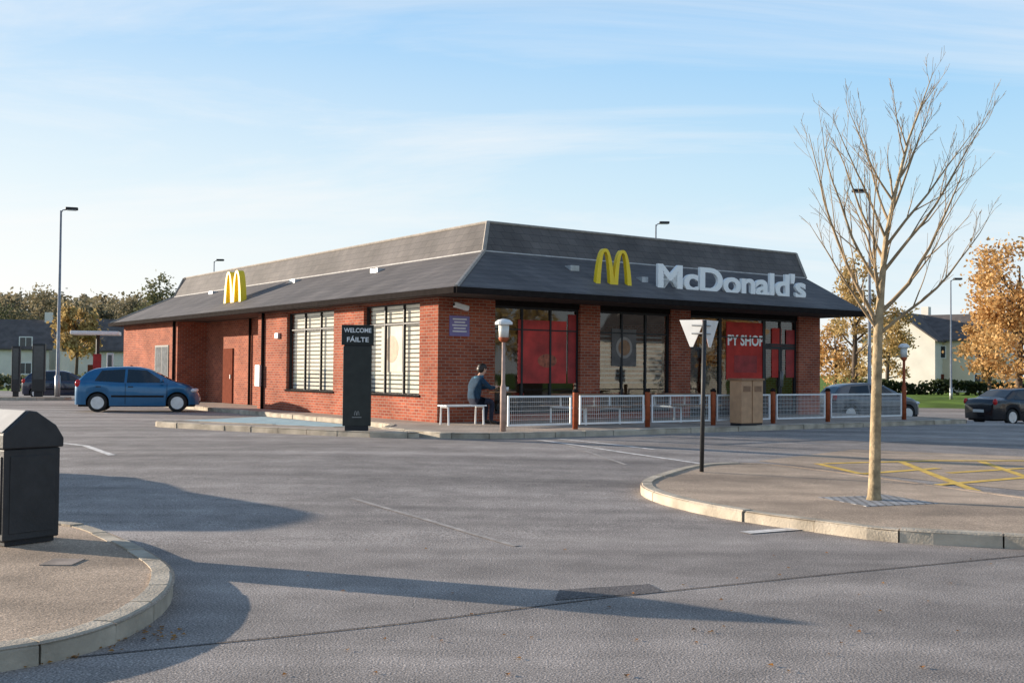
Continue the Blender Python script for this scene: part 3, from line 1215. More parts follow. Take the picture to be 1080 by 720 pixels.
# ------------------------------------------------------------------ plaza furniture
FQ = -4.0
ORD = ['first', 'second', 'third', 'fourth', 'fifth', 'sixth', 'seventh', 'eighth']
def lantern(p, label, postmat, H=2.42, k=1.0):
    t = thing('lantern_post', label, 'lamp', b2w(p, FQ, FLOOR), ANG, 'lantern posts along the terrace fence')
    b = MB()
    b.lathe([(0.065, 0), (0.065, 0.95), (0.045, 1.0), (0.04, 1.05), (0.037, H - 0.5)], 14)
    b.build('pole', postmat, t, True)
    b = MB()
    b.lathe([(0.05, H - 0.5), (0.10 * k, H - 0.46), (0.12 * k, H - 0.40)], 16)
    b.build('collar', RUST, t, True)
    b = MB()
    b.lathe([(0.105 * k, H - 0.40), (0.12 * k, H - 0.12)], 16)
    b.build('lantern_glass', M_('opal_glass', (0.75, 0.73, 0.68), 0.3, var=0.06), t, True)
    b = MB()
    b.lathe([(0.19 * k, H - 0.12), (0.19 * k, H - 0.07), (0.13 * k, H - 0.02), (0.05, H)], 20)
    b.build('lantern_cap', WHITE, t, False)
    return t
LP0 = -0.80
lantern(LP0, 'weathered lantern post at the left end of the terrace fence', POSTBROWN)
lantern(13.4, 'rust red lantern post at the right end of the terrace fence', RUST, 2.2, 0.8)
b0 = MB()
b0.lathe([(0.062, 0), (0.062, 0.84), (0.045, 0.88)], 12)
firstpost = None
posts = [1.2, 3.4, 5.6, 7.8, 10.0, 12.0]
for i, p in enumerate(posts):
    if i == 0:
        t = thing('fence_post', '', 'post', (0, 0, 0), ANG, 'rust red posts of the terrace fence')
        b0.build('post_shaft', RUST, t, True)
        b = MB()
        b.lathe([(0.072, 0.83), (0.072, 0.87), (0.04, 0.91)], 12)
        b.build('post_cap', FASCIA, t, True)
        firstpost = t
    else:
        t = copy_tree(firstpost)
    t.location = b2w(p, FQ, FLOOR)
    t['label'] = ORD[i] + ' rust red fence post counting right from the weathered lantern post'
allp = [LP0] + posts + [13.4]
for i in range(len(allp) - 1):
    a, c_ = allp[i] + 0.12, allp[i + 1] - 0.12
    wd = c_ - a
    t = thing('railing', ORD[i] + ' white mesh railing counting right from the weathered lantern post', 'railing', b2w(a, FQ, FLOOR), ANG, 'white mesh railings of the terrace')
    b = MB()
    b.box(0, 0.04, -0.018, 0.018, 0.1, 0.76)
    b.box(wd - 0.04, wd, -0.018, 0.018, 0.1, 0.76)
    b.box(0.04, wd - 0.04, -0.018, 0.018, 0.72, 0.76)
    b.box(0.04, wd - 0.04, -0.018, 0.018, 0.1, 0.14)
    b.build('frame', WHITE, t)
    b = MB()
    n = int(wd / 0.055)
    for k in range(1, n):
        x = wd * k / n
        b.tube([(x, 0, 0.14), (x, 0, 0.72)], 0.005, 4)
    for k in range(1, 6):
        z = 0.14 + 0.58 * k / 6
        b.tube([(0.03, 0.008, z), (wd - 0.03, 0.008, z)], 0.004, 4)
    b.build('mesh', RAILWHITE, t)

def picnic(p, q, rot, label):
    t = thing('picnic_table', label, 'table', b2w(p, q, FLOOR), ANG + rot, 'terrace tables')
    b = MB()
    for k in range(5):
        b.box(-0.8, 0.8, -0.36 + k * 0.146, -0.36 + k * 0.146 + 0.135, 0.71, 0.745)
    b.build('tabletop', WOOD, t)
    for s_ in (-1, 1):
        b = MB()
        for k in range(2):
            y = s_ * 0.72 - 0.14 + k * 0.15
            b.box(-0.8, 0.8, y, y + 0.135, 0.42, 0.455)
        b.build('bench', WOOD, t)
    for s_ in (-1, 1):
        b = MB()
        x = s_ * 0.55
        b.tube([(x, -0.7, 0.0), (x, -0.7, 0.40), (x, 0.7, 0.40), (x, 0.7, 0.0)], 0.03, 8)
        b.tube([(x, -0.3, 0.40), (x, -0.3, 0.69), (x, 0.3, 0.69), (x, 0.3, 0.40)], 0.025, 8)
        b.build('leg_frame', WHITE, t)
    return t
picnic(3.2, -1.9, 0, 'slatted picnic table in front of the first glazed bay')
picnic(6.4, -1.9, 0, 'slatted picnic table in front of the second glazed bay')
def cafe(p, q, label, z=FLOOR):
    t = thing('cafe_table', label, 'table', b2w(p, q, z), ANG)
    b = MB()
    b.lathe([(0.36, 0.77), (0.37, 0.785), (0.36, 0.80)], 28)
    b.build('tabletop', WOOD, t)
    b = MB()
    b.lathe([(0.24, 0), (0.24, 0.02), (0.05, 0.05), (0.035, 0.1), (0.035, 0.77)], 16)
    b.build('pedestal', FRAME, t, True)
def stool(p, q, label, z=FLOOR):
    t = thing('stool', label, 'stool', b2w(p, q, z), ANG, 'stools inside the restaurant windows')
    b = MB()
    b.lathe([(0.17, 0.62), (0.19, 0.65), (0.18, 0.69)], 20)
    b.build('seat', REDPOSTER, t)
    b = MB()
    b.lathe([(0.2, 0), (0.2, 0.02), (0.03, 0.05), (0.03, 0.62)], 14)
    b.build('pedestal', GREYM, t, True)
for (p, q, nm) in ((2.6, 1.1, 'first'), (6.2, 1.1, 'second')):
    cafe(p, q, 'round table inside the window of the ' + nm + ' glazed bay', FLOOR + 0.012)
    stool(p - 0.65, q, 'red stool left of the table inside the ' + nm + ' glazed bay', FLOOR + 0.012)
    stool(p + 0.65, q, 'red stool right of the table inside the ' + nm + ' glazed bay', FLOOR + 0.012)
PP, PQ = 0.30, -1.15
t = thing('bench', 'white tubular bench by the brick corner with a person sitting on it', 'bench', b2w(0.0, PQ, FLOOR), ANG)
b = MB()
for k in range(3):
    b.box(-0.58, 0.58, -0.2 + k * 0.137, -0.2 + k * 0.137 + 0.125, 0.44, 0.475)
b.build('seat', WHITE, t, bevel=0.006)
for s_ in (-1, 1):
    b = MB()
    b.tube([(s_ * 0.5, -0.18, 0), (s_ * 0.5, -0.16, 0.42), (s_ * 0.5, 0.16, 0.42), (s_ * 0.5, 0.18, 0)], 0.024, 8)
    b.build('leg', WHITE, t)
cafe(PP + 0.85, PQ, 'small pedestal table in front of the seated person')
t = thing('paper_cup', 'white paper cup on the small pedestal table', 'cup', b2w(PP + 0.88, PQ - 0.2, FLOOR + 0.80), ANG)
b = MB()
b.lathe([(0.028, 0), (0.04, 0.11)], 14)
b.build('cup', WHITE, t, True)
b = MB()
b.lathe([(0.043, 0.111), (0.043, 0.122), (0.03, 0.13)], 14)
b.build('lid', FRAME, t)

# person ------------------------------------------------------------
def skin_mesh(verts, edges, radii, sub=2):
    me = bpy.data.meshes.new('sk')
    me.from_pydata(verts, edges, [])
    o = bpy.data.objects.new('sk', me)
    COL.objects.link(o)
    md = o.modifiers.new('skin', 'SKIN')
    md.use_smooth_shade = True
    lay = me.skin_vertices[0].data
    for i, r in enumerate(radii):
        lay[i].radius = r if isinstance(r, tuple) else (r, r)
    lay[0].use_root = True
    ss = o.modifiers.new('sub', 'SUBSURF')
    ss.levels = sub
    ss.render_levels = sub
    bpy.context.view_layer.update()
    dg = bpy.context.evaluated_depsgraph_get()
    m2 = bpy.data.meshes.new_from_object(o.evaluated_get(dg))
    vs = [v.co.copy() for v in m2.vertices]
    fs = [tuple(p.vertices) for p in m2.polygons]
    bpy.data.objects.remove(o)
    return vs, fs
V = [(0, 0, .60), (.03, 0, .76), (.11, 0, .97), (.19, 0, 1.13), (.23, 0, 1.20), (.275, 0, 1.27), (.285, 0, 1.345), (.27, 0, 1.42)]
RD = [.15, .155, .17, .09, .06, .085, .105, .07]
E = [(0, 1), (1, 2), (2, 3), (3, 4), (4, 5), (5, 6), (6, 7)]
hands = []
for s_ in (1, -1):
    n = len(V)
    V += [(.13, s_ * .20, 1.07), (.33, s_ * .26, .88), (.56, s_ * .13, .90), (.64, s_ * .11, .93)]
    RD += [.088, .062, .040, .036]
    E += [(2, n), (n, n + 1), (n + 1, n + 2), (n + 2, n + 3)]
    hands.append((Vector((.64, s_ * .11, .93)), s_))
    n = len(V)
    V += [(.05, s_ * .1, .56), (.48, s_ * .13, .55), (.45, s_ * .13, .11), (.47, s_ * .13, .055), (.62, s_ * .14, .045)]
    RD += [.115, .08, .05, .052, .042]
    E += [(0, n), (n, n + 1), (n + 1, n + 2), (n + 2, n + 3), (n + 3, n + 4)]
PT = thing('person', 'person in a dark teal jacket sitting on the white bench leaning over the small table', 'person', b2w(PP, PQ, FLOOR), ANG)
vs, fs = skin_mesh(V, E, RD)
b = MB()
b.add(vs, fs)
for hp, s_ in hands:
    for k, ln in enumerate((0.065, 0.075, 0.07, 0.055)):
        y = hp.y + s_ * (0.027 - 0.018 * k)
        a0 = Vector((hp.x + 0.005, y, hp.z))
        a1 = a0 + Vector((ln * 0.55, 0, -0.005))
        a2 = a1 + Vector((ln * 0.35, 0, -0.03))
        fv, ff = skin_mesh([a0, a1, a2], [(0, 1), (1, 2)], [0.009, 0.009, 0.008], 1)
        b.add(fv, ff)
    a0 = hp + Vector((-0.03, -s_ * 0.02, 0))
    fv, ff = skin_mesh([a0, a0 + Vector((0.03, -s_ * 0.03, 0.01)), a0 + Vector((0.06, -s_ * 0.035, 0.0))], [(0, 1), (1, 2)], [0.011, 0.01, 0.009], 1)
    b.add(fv, ff)
b.ball((.385, 0, 1.335), (.02, .014, .022), 8, 6)
b.ball((.27, .098, 1.34), (.02, .012, .03), 8, 6)
b.ball((.27, -.098, 1.34), (.02, .012, .03), 8, 6)
b.mi = []
for f in b.f:
    c_ = Vector((0, 0, 0))
    for i in f:
        c_ += b.v[i]
    c_ /= len(f)
    if c_.z > 1.185 or (c_.x > .54 and c_.z > .8):
        b.mi.append(0)
    elif c_.z < .1:
        b.mi.append(3)
    elif c_.z < .64 and (c_.x > -.3):
        b.mi.append(2)
    else:
        b.mi.append(1)
b.build('body', [SKIN, JACKET, JEANS, SHOE], PT, True)
b = MB()
b.ball((.262, 0, 1.385), (.118, .112, .10), 16, 12)
b.ball((.215, 0, 1.34), (.09, .105, .1), 16, 12)
b.build('hair', HAIR, PT, True)
for s_ in (-1, 1):
    b = MB()
    b.ball((.37, s_ * .036, 1.36), (.012, .014, .009), 8, 6)
    b.build('eye', HAIR, PT, True)
b = MB()
b.tube([(.17 + .09 * math.cos(a), .10 * math.sin(a), 1.15 + .02 * math.cos(a)) for a in [k * math.pi / 8 for k in range(17)]], 0.032, 8)
b.build('collar', M_('blue_collar', (0.03, 0.15, 0.24), 0.8), PT, True)

t = thing('waste_cabinet', 'tan double waste cabinet standing in front of the white railings', 'bin', b2w(6.31, -4.45, FLOOR), ANG)
for s_ in (0, 1):
    b = MB()
    x0 = -0.39 + s_ * 0.4
    b.box(x0, x0 + 0.37, -0.20, 0.20, 0.06, 1.12)
    b.build('cabinet', TANBOX, t, bevel=0.01)
    b = MB()
    b.box(x0 + 0.06, x0 + 0.31, -0.21, -0.199, 0.84, 0.98)
    b.build('flap', WOOD, t)
b = MB()
b.box(-0.42, 0.41, -0.23, 0.23, 1.12, 1.17)
b.build('tray_top', WOOD, t)
b = MB()
b.box(-0.38, 0.37, -0.18, 0.18, 0, 0.06)
b.build('plinth', FRAME, t)

wp = at(376, 454, 0.12)
t = thing('welcome_sign', 'tall dark panel sign reading welcome on the pavement beside the side windows', 'sign', (wp.x, wp.y, FLOOR), R(9))
b = MB()
b.box(-0.30, 0.30, -0.045, 0.045, 0.1, 1.8)
b.build('panel', PILLAR, t, bevel=0.008)
b = MB()
b.box(-0.34, 0.34, -0.06, 0.06, 1.82, 2.25)
b.build('header', HEADER, t, bevel=0.006)
b = MB()
b.box(-0.25, 0.25, -0.04, 0.04, 0, 0.1)
b.build('base', FRAME, t)
b = MB()
b.box(-0.28, 0.28, -0.035, 0.035, 1.8, 1.82)
b.build('joint', FRAME, t)
flat_text('welcome_text', 'WELCOME', 0.13, WHITE, t, 0, 2.09, -0.063, 0.003, width=0.58)
flat_text('welcome_text', 'FÁILTE', 0.14, WHITE, t, 0, 1.89, -0.063, 0.003, width=0.46)
DIM = M_('dim_print', (0.30, 0.30, 0.29), 0.7, var=0.1)
am = thing('tmp', '', '')
arches(am, 0.11, 0.09, 0.004, DIM)
for k, ch in enumerate(list(am.children)):
    ch.parent = t
    ch.location = (0, -0.048, 0.33)
    ch.name = 'emblem'
bpy.data.objects.remove(am)
b = MB()
b.box(-0.10, 0.10, -0.048, -0.0455, 0.28, 0.295)
b.build('printed_line', DIM, t)

# ------------------------------------------------------------------ litter bin
bp_ = at(17, 570, 0.12)
t = thing('litter_bin', 'dark grey litter bin with an angular sloped hood on the pavement island', 'bin', (bp_.x, bp_.y, bp_.z), R(-37))
b = MB()
b.box(-0.24, 0.24, -0.25, 0.25, 0.04, 0.80)
b.build('body', DGREY, t, bevel=0.012)
b = MB()
b.box(-0.2, 0.2, -0.258, -0.2502, 0.10, 0.74)
b.build('front_panel', DGREY, t, bevel=0.003)
b = MB()
b.box(0.2402, 0.247, -0.2, 0.2, 0.10, 0.74)
b.build('side_panel', DGREY, t, bevel=0.003)
b = MB()
prof = [(-0.27, 0.803), (0.27, 0.803), (0.27, 0.88), (0.20, 0.99), (0.02, 1.11), (-0.05, 1.12), (-0.27, 0.93)]
b.prism([(0.26, y, z) for y, z in prof], (-0.52, 0, 0))
b.build('hood', DGREY, t, bevel=0.012, clean=True)
b = MB()
e1 = Vector((0, -0.262, 0.937))
e2 = Vector((0, -0.058, 1.113))
nr = Vector((0, -0.19, 0.22)).normalized() * 0.004
b.prism([(-0.22, (e1 + nr).y, (e1 + nr).z), (0.22, (e1 + nr).y, (e1 + nr).z), (0.22, (e2 + nr).y, (e2 + nr).z), (-0.22, (e2 + nr).y, (e2 + nr).z)], nr * 1.5)
b.build('hood_sunlit_face', M_('painted_sunlit_face', (0.5, 0.47, 0.43), 0.6, var=0.1), t, clean=True)  # pale colour paints sunlight onto the left slope of the dark hood
b = MB()
b.box(-0.17, 0.17, -0.276, -0.2705, 0.825, 0.91)
b.build('opening', BLACK, t)
b = MB()
b.box(-0.21, 0.21, -0.22, 0.22, 0, 0.04)
b.build('base', FRAME, t)

# ------------------------------------------------------------------ yield signs, two angled plates on one post
sp_ = at(740, 497, 0.12)
t = thing('yield_sign', 'two pale angled triangular road sign backs on a dark post at the island edge', 'sign', sp_, 0)
t.rotation_euler = (0, R(0.9), R(4))
b = MB()
b.tube([(0, 0, 0), (0, 0, 2.2)], 0.032, 12)
b.build('post', DGREY, t, True)
SB = M_('pale_sign_back', (0.68, 0.68, 0.67), 0.6, var=0.08)
def tri(b, r, y0, y1, zc, MX):
    w = 0.21 * r
    pts = [(-w, zc + 0.18 * r), (w, zc + 0.18 * r), (0.025, zc - 0.22 * r), (-0.025, zc - 0.22 * r)]
    b.prism([(x, y0, z) for x, z in pts], (0, y1 - y0, 0), MX)
ZC = 2.03
for s_ in (-1, 1):
    MX = Matrix.Translation((s_ * 0.14, 0.20, 0)) @ Matrix.Rotation(R(42) * s_, 4, 'Z')
    b = MB()
    tri(b, 1.0, 0.0, 0.010, ZC, MX)
    pl_ = b.build('plate', SB, t, bevel=0.003)
    b = MB()
    tri(b, 0.99, 0.0105, 0.013, ZC, MX)
    b.build('red_border', REDLENS, pl_)
    b = MB()
    tri(b, 0.68, 0.0135, 0.016, ZC, MX)
    b.build('white_face', WHITE, pl_)
for zz_ in (ZC + 0.1, ZC - 0.02):
    b = MB()
    b.tube([(-0.14, 0.195, zz_), (0, 0.03, zz_), (0.14, 0.195, zz_)], 0.012, 8)
    b.build('bracket', GREYM, t)

# ------------------------------------------------------------------ bare tree
tb = at(922, 527, 0.12)
pit = MB()
pit.box(-0.5, 0.5, -0.5, 0.5, -0.02, 0.004)
to = pit.build('tree_pit_setts', M_brick('cobbles', (0.42, 0.42, 0.42), (0.3, 0.3, 0.31), (0.12, 0.11, 0.1), 0.11, 0.11, 0.014, flat=True, bump=0.6))
to.location = tb
to.rotation_euler = (0, 0, R(20))
structure(to)
rt = random.Random(33)
BT = thing('bare_tree', 'slender bare young tree in a cobbled pit on the pavement island', 'tree', tb)
trunk = MB()
crown = MB()
def grow(b, p, d, ln, r, lev, nseg=7):
    pts = [p.copy()]
    rad = [r]
    d = d.normalized()
    for i in range(nseg):
        wob = (0.03, 0.06, 0.08, 0.10, 0.12)[lev]
        d = (d + Vector((rt.gauss(0, wob), rt.gauss(0, wob), rt.gauss(0, wob) + 0.05))).normalized()
        p = p + d * ln / nseg
        pts.append(p.copy())
        rad.append(max(r * (1 - 0.88 * (i + 1) / nseg), 0.0022))
    b.tube(pts, rad, (8, 6, 4, 3, 3)[lev], cap=(lev < 1))
    return pts, rad
def subs(pts, rad, ln, lev, count, lo):
    n = len(pts) - 1
    for k in range(count):
        f = lo + (1 - lo) * (k + rt.random() * 0.8) / count
        f = min(f, 0.97)
        i = int(f * n)
        q = pts[i].lerp(pts[i + 1], f * n - i)
        d = (pts[i + 1] - pts[i]).normalized()
        ax = Vector((rt.gauss(0, 1), rt.gauss(0, 1), rt.gauss(0, 1)))
        ax = (ax - d * ax.dot(d)).normalized()
        dd = d * 0.9 + ax * rt.uniform(0.36, 0.62)
        dd.z += 0.22
        l2 = ln * rt.uniform(0.25, 0.48) * (1.15 - 0.6 * f)
        r2 = max(rad[i] * 0.5, 0.0026)
        a, c_ = grow(crown, q, dd, l2, r2, lev, 5)
        if lev < 3:
            subs(a, c_, l2, lev + 1, (0, 0, 4, 2)[lev] + rt.randint(0, 1), 0.25)
pts = [Vector((0, 0, -0.03)), Vector((0, 0, 0.06)), Vector((0.005, 0, 0.3)), Vector((0.015, 0, 0.8)), Vector((0.03, 0, 1.4)), Vector((0.045, 0, 1.95)), Vector((0.09, 0.02, 2.5)), Vector((0.15, 0.03, 3.1)), Vector((0.27, 0.03, 3.7)), Vector((0.42, 0.02, 4.3)), Vector((0.58, 0.0, 4.75)), Vector((0.70, -0.02, 5.1))]
rad = [0.10, 0.078, 0.069, 0.064, 0.060, 0.055, 0.042, 0.031, 0.022, 0.014, 0.008, 0.0035]
trunk.tube(pts, rad, 12)
trunk.build('trunk', BARK, BT, True)
lim = [(1.95, -10, 0.84, 2.0, .024), (2.0, 185, 0.50, 1.5, .021), (2.05, 170, 0.40, 2.5, .027), (2.2, 5, 0.74, 2.4, .028), (2.35, 250, 0.5, 1.7, .021), (2.45, 80, 0.55, 1.7, .021), (2.5, 185, 0.44, 2.1, .023), (2.7, -8, 0.65, 2.2, .024), (2.85, 140, 0.45, 1.7, .02), (3.0, 335, 0.58, 1.8, .021), (3.1, 200, 0.44, 1.6, .018), (3.3, 100, 0.45, 1.5, .017), (3.4, 20, 0.5, 1.5, .017), (3.55, 175, 0.44, 1.4, .015), (3.8, 350, 0.48, 1.1, .013), (4.1, 215, 0.40, 0.8, .010), (4.4, 20, 0.35, 0.6, .008)]
for (h, az, out, ln, r) in lim:
    for i in range(len(pts) - 1):
        if pts[i].z <= h <= pts[i + 1].z:
            q = pts[i].lerp(pts[i + 1], (h - pts[i].z) / (pts[i + 1].z - pts[i].z))
    az = R(az + rt.uniform(-12, 12))
    d = Vector((math.cos(az) * out, math.sin(az) * out, 1 - out * 0.4))
    a, c_ = grow(crown, q, d, ln, r, 1, 9)
    subs(a, c_, ln, 2, 8, 0.18)
subs(pts[6:], rad[6:], 1.7, 2, 10, 0.0)
crown.build('crown', TWIG, BT, True)

# ------------------------------------------------------------------ leafy trees
def leafy(name, label, loc, h, cr_, ch, mat, n, leaf, seed, group=None, clumps=30, trunk_r=None):
    r_ = random.Random(seed)
    t = thing(name, label, 'tree', loc, 0, group)
    b = MB()
    tr_ = trunk_r or h * 0.022
    b.tube([(0, 0, -0.5), (0, 0, 0.1), (0.1, 0, h * 0.35), (0.12, 0.05, h * 0.8)], [tr_ * 1.4, tr_, tr_ * 0.8, tr_ * 0.2], 8)
    cen = []
    zc = h - ch / 2
    for k in range(clumps):
        while True:
            v = Vector((r_.uniform(-1, 1), r_.uniform(-1, 1), r_.uniform(-1, 1)))
            if v.length < 1:
                break
        v = v * (0.55 + 0.45 * v.length)
        c_ = Vector((v.x * cr_ * (1 - 0.25 * v.z), v.y * cr_ * (1 - 0.25 * v.z), zc + v.z * ch / 2))
        cen.append(c_)
        if k % 2 == 0:
            z_s = min(c_.z * 0.75, h * 0.6)
            b.tube([(0.1, 0, max(z_s, h * 0.2)), (c_.x * 0.5, c_.y * 0.5, (z_s + c_.z) / 2), c_], [tr_ * 0.4, tr_ * 0.25, tr_ * 0.08], 5, False)
    b.build('trunk', DBARK, t, True)
    b = MB()
    per = n // clumps
    for c_ in cen:
        rc = cr_ * r_.uniform(0.2, 0.42)
        for i in range(per):
            v = Vector((r_.gauss(0, 0.5), r_.gauss(0, 0.5), r_.gauss(0, 0.42))) * rc
            p = c_ + v
            a = Vector((r_.gauss(0, 1), r_.gauss(0, 1), r_.gauss(0, 1))).normalized()
            q = a.cross(Vector((r_.gauss(0, 1), r_.gauss(0, 1), r_.gauss(0, 1)))).normalized()
            s_ = leaf * r_.uniform(0.6, 1.2)
            b.quad(p - a * s_, p + q * s_ * 0.6, p + a * s_, p - q * s_ * 0.6)
    b.build('crown', mat, t)
    return t
LORANGE = M_leaf('orange_leaves', [(0.38, 0.20, 0.07), (0.62, 0.38, 0.15), (0.68, 0.45, 0.20), (0.50, 0.28, 0.09)])
LYELLOW = M_leaf('yellow_leaves', [(0.28, 0.20, 0.08), (0.50, 0.35, 0.15), (0.54, 0.38, 0.16), (0.36, 0.26, 0.10)])
LGREEN = M_leaf('hazed_green_leaves', [(0.10, 0.11, 0.06), (0.15, 0.16, 0.085), (0.20, 0.19, 0.095), (0.12, 0.12, 0.07)])  # greens lightened to paint distance haze into the leaves
LOLIVE = M_leaf('hazed_olive_leaves', [(0.16, 0.15, 0.10), (0.24, 0.205, 0.125), (0.28, 0.22, 0.13), (0.18, 0.16, 0.105)])  # hillside haze is mixed into these paler olive tones
LDARK = M_leaf('dark_leaves', [(0.02, 0.032, 0.012), (0.045, 0.06, 0.022), (0.06, 0.07, 0.025)])

G1 = 'autumn trees on the right beyond the car park'
def tree_at(label, px, depth, ytop, ybot, rw, mat, n, leaf, seed, group, clumps=30):
    c_ = atd(px, depth)
    h = zat(px, ytop, depth) - c_.z
    ch = h - (zat(px, ybot, depth) - c_.z)
    return leafy('autumn_tree', label, c_, h, rw, ch, mat, n, leaf, seed, group, clumps)
tree_at('orange leaved tree at the right edge beyond the grass verge', 1074, 62, 244, 398, 2.9, LORANGE, 9500, 0.12, 1, G1, 48)
tree_at('small orange tree left of the tallest one at the right edge', 1043, 78, 324, 402, 1.7, LORANGE, 3600, 0.13, 2, G1)
tree_at('yellow orange tree rising behind the bare tree', 900, 70, 266, 400, 2.1, LYELLOW, 3000, 0.13, 3, G1)
tree_at('low orange tree behind the right end of the restaurant', 880, 80, 338, 402, 2.0, LORANGE, 2400, 0.14, 4, G1)
tree_at('pale yellow tree behind the bare tree trunk', 935, 95, 318, 402, 2.6, LYELLOW, 2800, 0.16, 6, G1)
for (x, y, h_, r_, mt, sd, lb) in ((58, 26, 7.5, 3.0, LORANGE, 51, 'orange tree far right across the road nearest the verge'), (64, 8, 8.5, 3.4, LYELLOW, 52, 'yellow tree far right across the road between the houses'), (60, -6, 7.0, 2.8, LGREEN, 53, 'green tree far right across the road nearest the camera')):
    leafy('autumn_tree', lb, (x, y, -0.1), h_, r_, h_ * 0.75, mt, 2200, 0.2, sd, G1)

def hedge(name, label, a, b_, h, w, mat, n, leaf, seed):
    r_ = random.Random(seed)
    b = MB()
    for i in range(n):
        t = r_.random()
        p = a.lerp(b_, t)
        hh = h * (0.85 + 0.2 * math.sin(t * 37) * math.sin(t * 11))
        q = Vector((p.x + r_.uniform(-w, w), p.y + r_.uniform(-w, w), p.z + hh * (r_.random() ** 0.6)))
        u = Vector((r_.gauss(0, 1), r_.gauss(0, 1), r_.gauss(0, 1))).normalized()
        v = u.cross(Vector((r_.gauss(0, 1), r_.gauss(0, 1), r_.gauss(0, 1)))).normalized()
        s_ = leaf * r_.uniform(0.6, 1.2)
        b.quad(q - u * s_, q + v * s_ * .7, q + u * s_, q - v * s_ * .7)
    o = b.build(name, mat)
    tag(o, label, 'hedge')
    return o
hedge('hedge', 'dark clipped hedge behind the grass verge on the right', Vector((28, 90, 0.0)), Vector((60, 84, 0.0)), 1.3, 0.7, LDARK, 5000, 0.2, 5)
m = MB()
vp = [(20, 66), (70, 58), (75, 110), (24, 110)]
nn = 14
for i in range(nn):
    for j in range(nn):
        q = []
        for (u, v) in ((i, j), (i + 1, j), (i + 1, j + 1), (i, j + 1)):
            u /= nn
            v /= nn
            a = Vector(vp[0]).lerp(Vector(vp[1]), u)
            c_ = Vector(vp[3]).lerp(Vector(vp[2]), u)
            p = a.lerp(c_, v)
            q.append((p.x, p.y, gz(p.x, p.y) - 0.02 + 0.4 * min(1, v * 4)))
        m.quad(*q)
structure(m.build('grass_verge', GRASS, smooth=True))

m = MB()
def hillz(x, y):
    a = max(0, 1 - ((y - 260) / 110) ** 2) * max(0, 1 - ((x + 120) / 130) ** 2)
    return 10.5 * a - 0.5
nx, ny = 26, 20
vs = []
fs = []
for j in range(ny + 1):
    for i in range(nx + 1):
        x = -260 + i * 280 / nx
        y = 150 + j * 220 / ny
        vs.append((x, y, hillz(x, y)))
for j in range(ny):
    for i in range(nx):
        a = j * (nx + 1) + i
        fs.append((a, a + 1, a + nx + 2, a + nx + 1))
m.add(vs, fs)
structure(m.build('hill', GRASS, smooth=True))
rw = random.Random(17)
m = MB()
for k in range(200):
    y = rw.uniform(190, 270)
    x = -y * rw.uniform(0.25, 0.52)
    z = hillz(x, y)
    hh = rw.uniform(4.5, 8.5)
    wr_ = hh * rw.uniform(0.35, 0.5)
    for c_i in range(7):
        cx, cy, cz = x + rw.uniform(-1, 1) * wr_ * .7, y + rw.uniform(-1, 1) * wr_ * .7, z + hh * rw.uniform(0.35, 0.95)
        for i in range(26):
            p = Vector((cx + rw.gauss(0, wr_ * .3), cy + rw.gauss(0, wr_ * .3), cz + rw.gauss(0, wr_ * .25)))
            u = Vector((rw.gauss(0, 1), rw.gauss(0, 1), rw.gauss(0, 1))).normalized()
            v = u.cross(Vector((rw.gauss(0, 1), rw.gauss(0, 1), rw.gauss(0, 1)))).normalized()
            s_ = rw.uniform(0.3, 0.6)
            m.quad(p - u * s_, p + v * s_ * .7, p + u * s_, p - v * s_ * .7)
o = m.build('woodland', LOLIVE)
tag(o, 'far off wooded hillside in autumn greens paled by painted haze behind the houses', 'woodland')
o['kind'] = 'stuff'
G2 = 'trees on the left in front of the wooded hill'
for (lb, px, dp, yt, yb, rw_, mt, sd) in (('green tree at the far left edge', 4, 150, 314, 384, 3.8, LGREEN, 31),
        ('yellow tree right of the tall lamp post', 80, 105, 316, 384, 2.2, LYELLOW, 32),
        ('olive tree left of the tall lamp post', 40, 150, 306, 384, 4.0, LOLIVE, 33),
        ('bushy green tree behind the end of the restaurant roof', 168, 140, 292, 380, 3.6, LGREEN, 34),
        ('olive tree between the roof end and the dark roofed house', 138, 150, 306, 380, 3.6, LOLIVE, 35)):
    c_ = atd(px, dp)
    h = zat(px, yt, dp) - c_.z
    ch = h - (zat(px, yb, dp) - c_.z)
    leafy('background_tree', lb, c_, h, rw_, ch, mt, 3000, 0.22, sd, G2)
hedge('hedge', 'low dark hedge along the far left boundary', Vector((-62, 88, -0.2)), Vector((-22, 92, -0.2)), 1.4, 0.8, LGREEN, 4500, 0.22, 9)

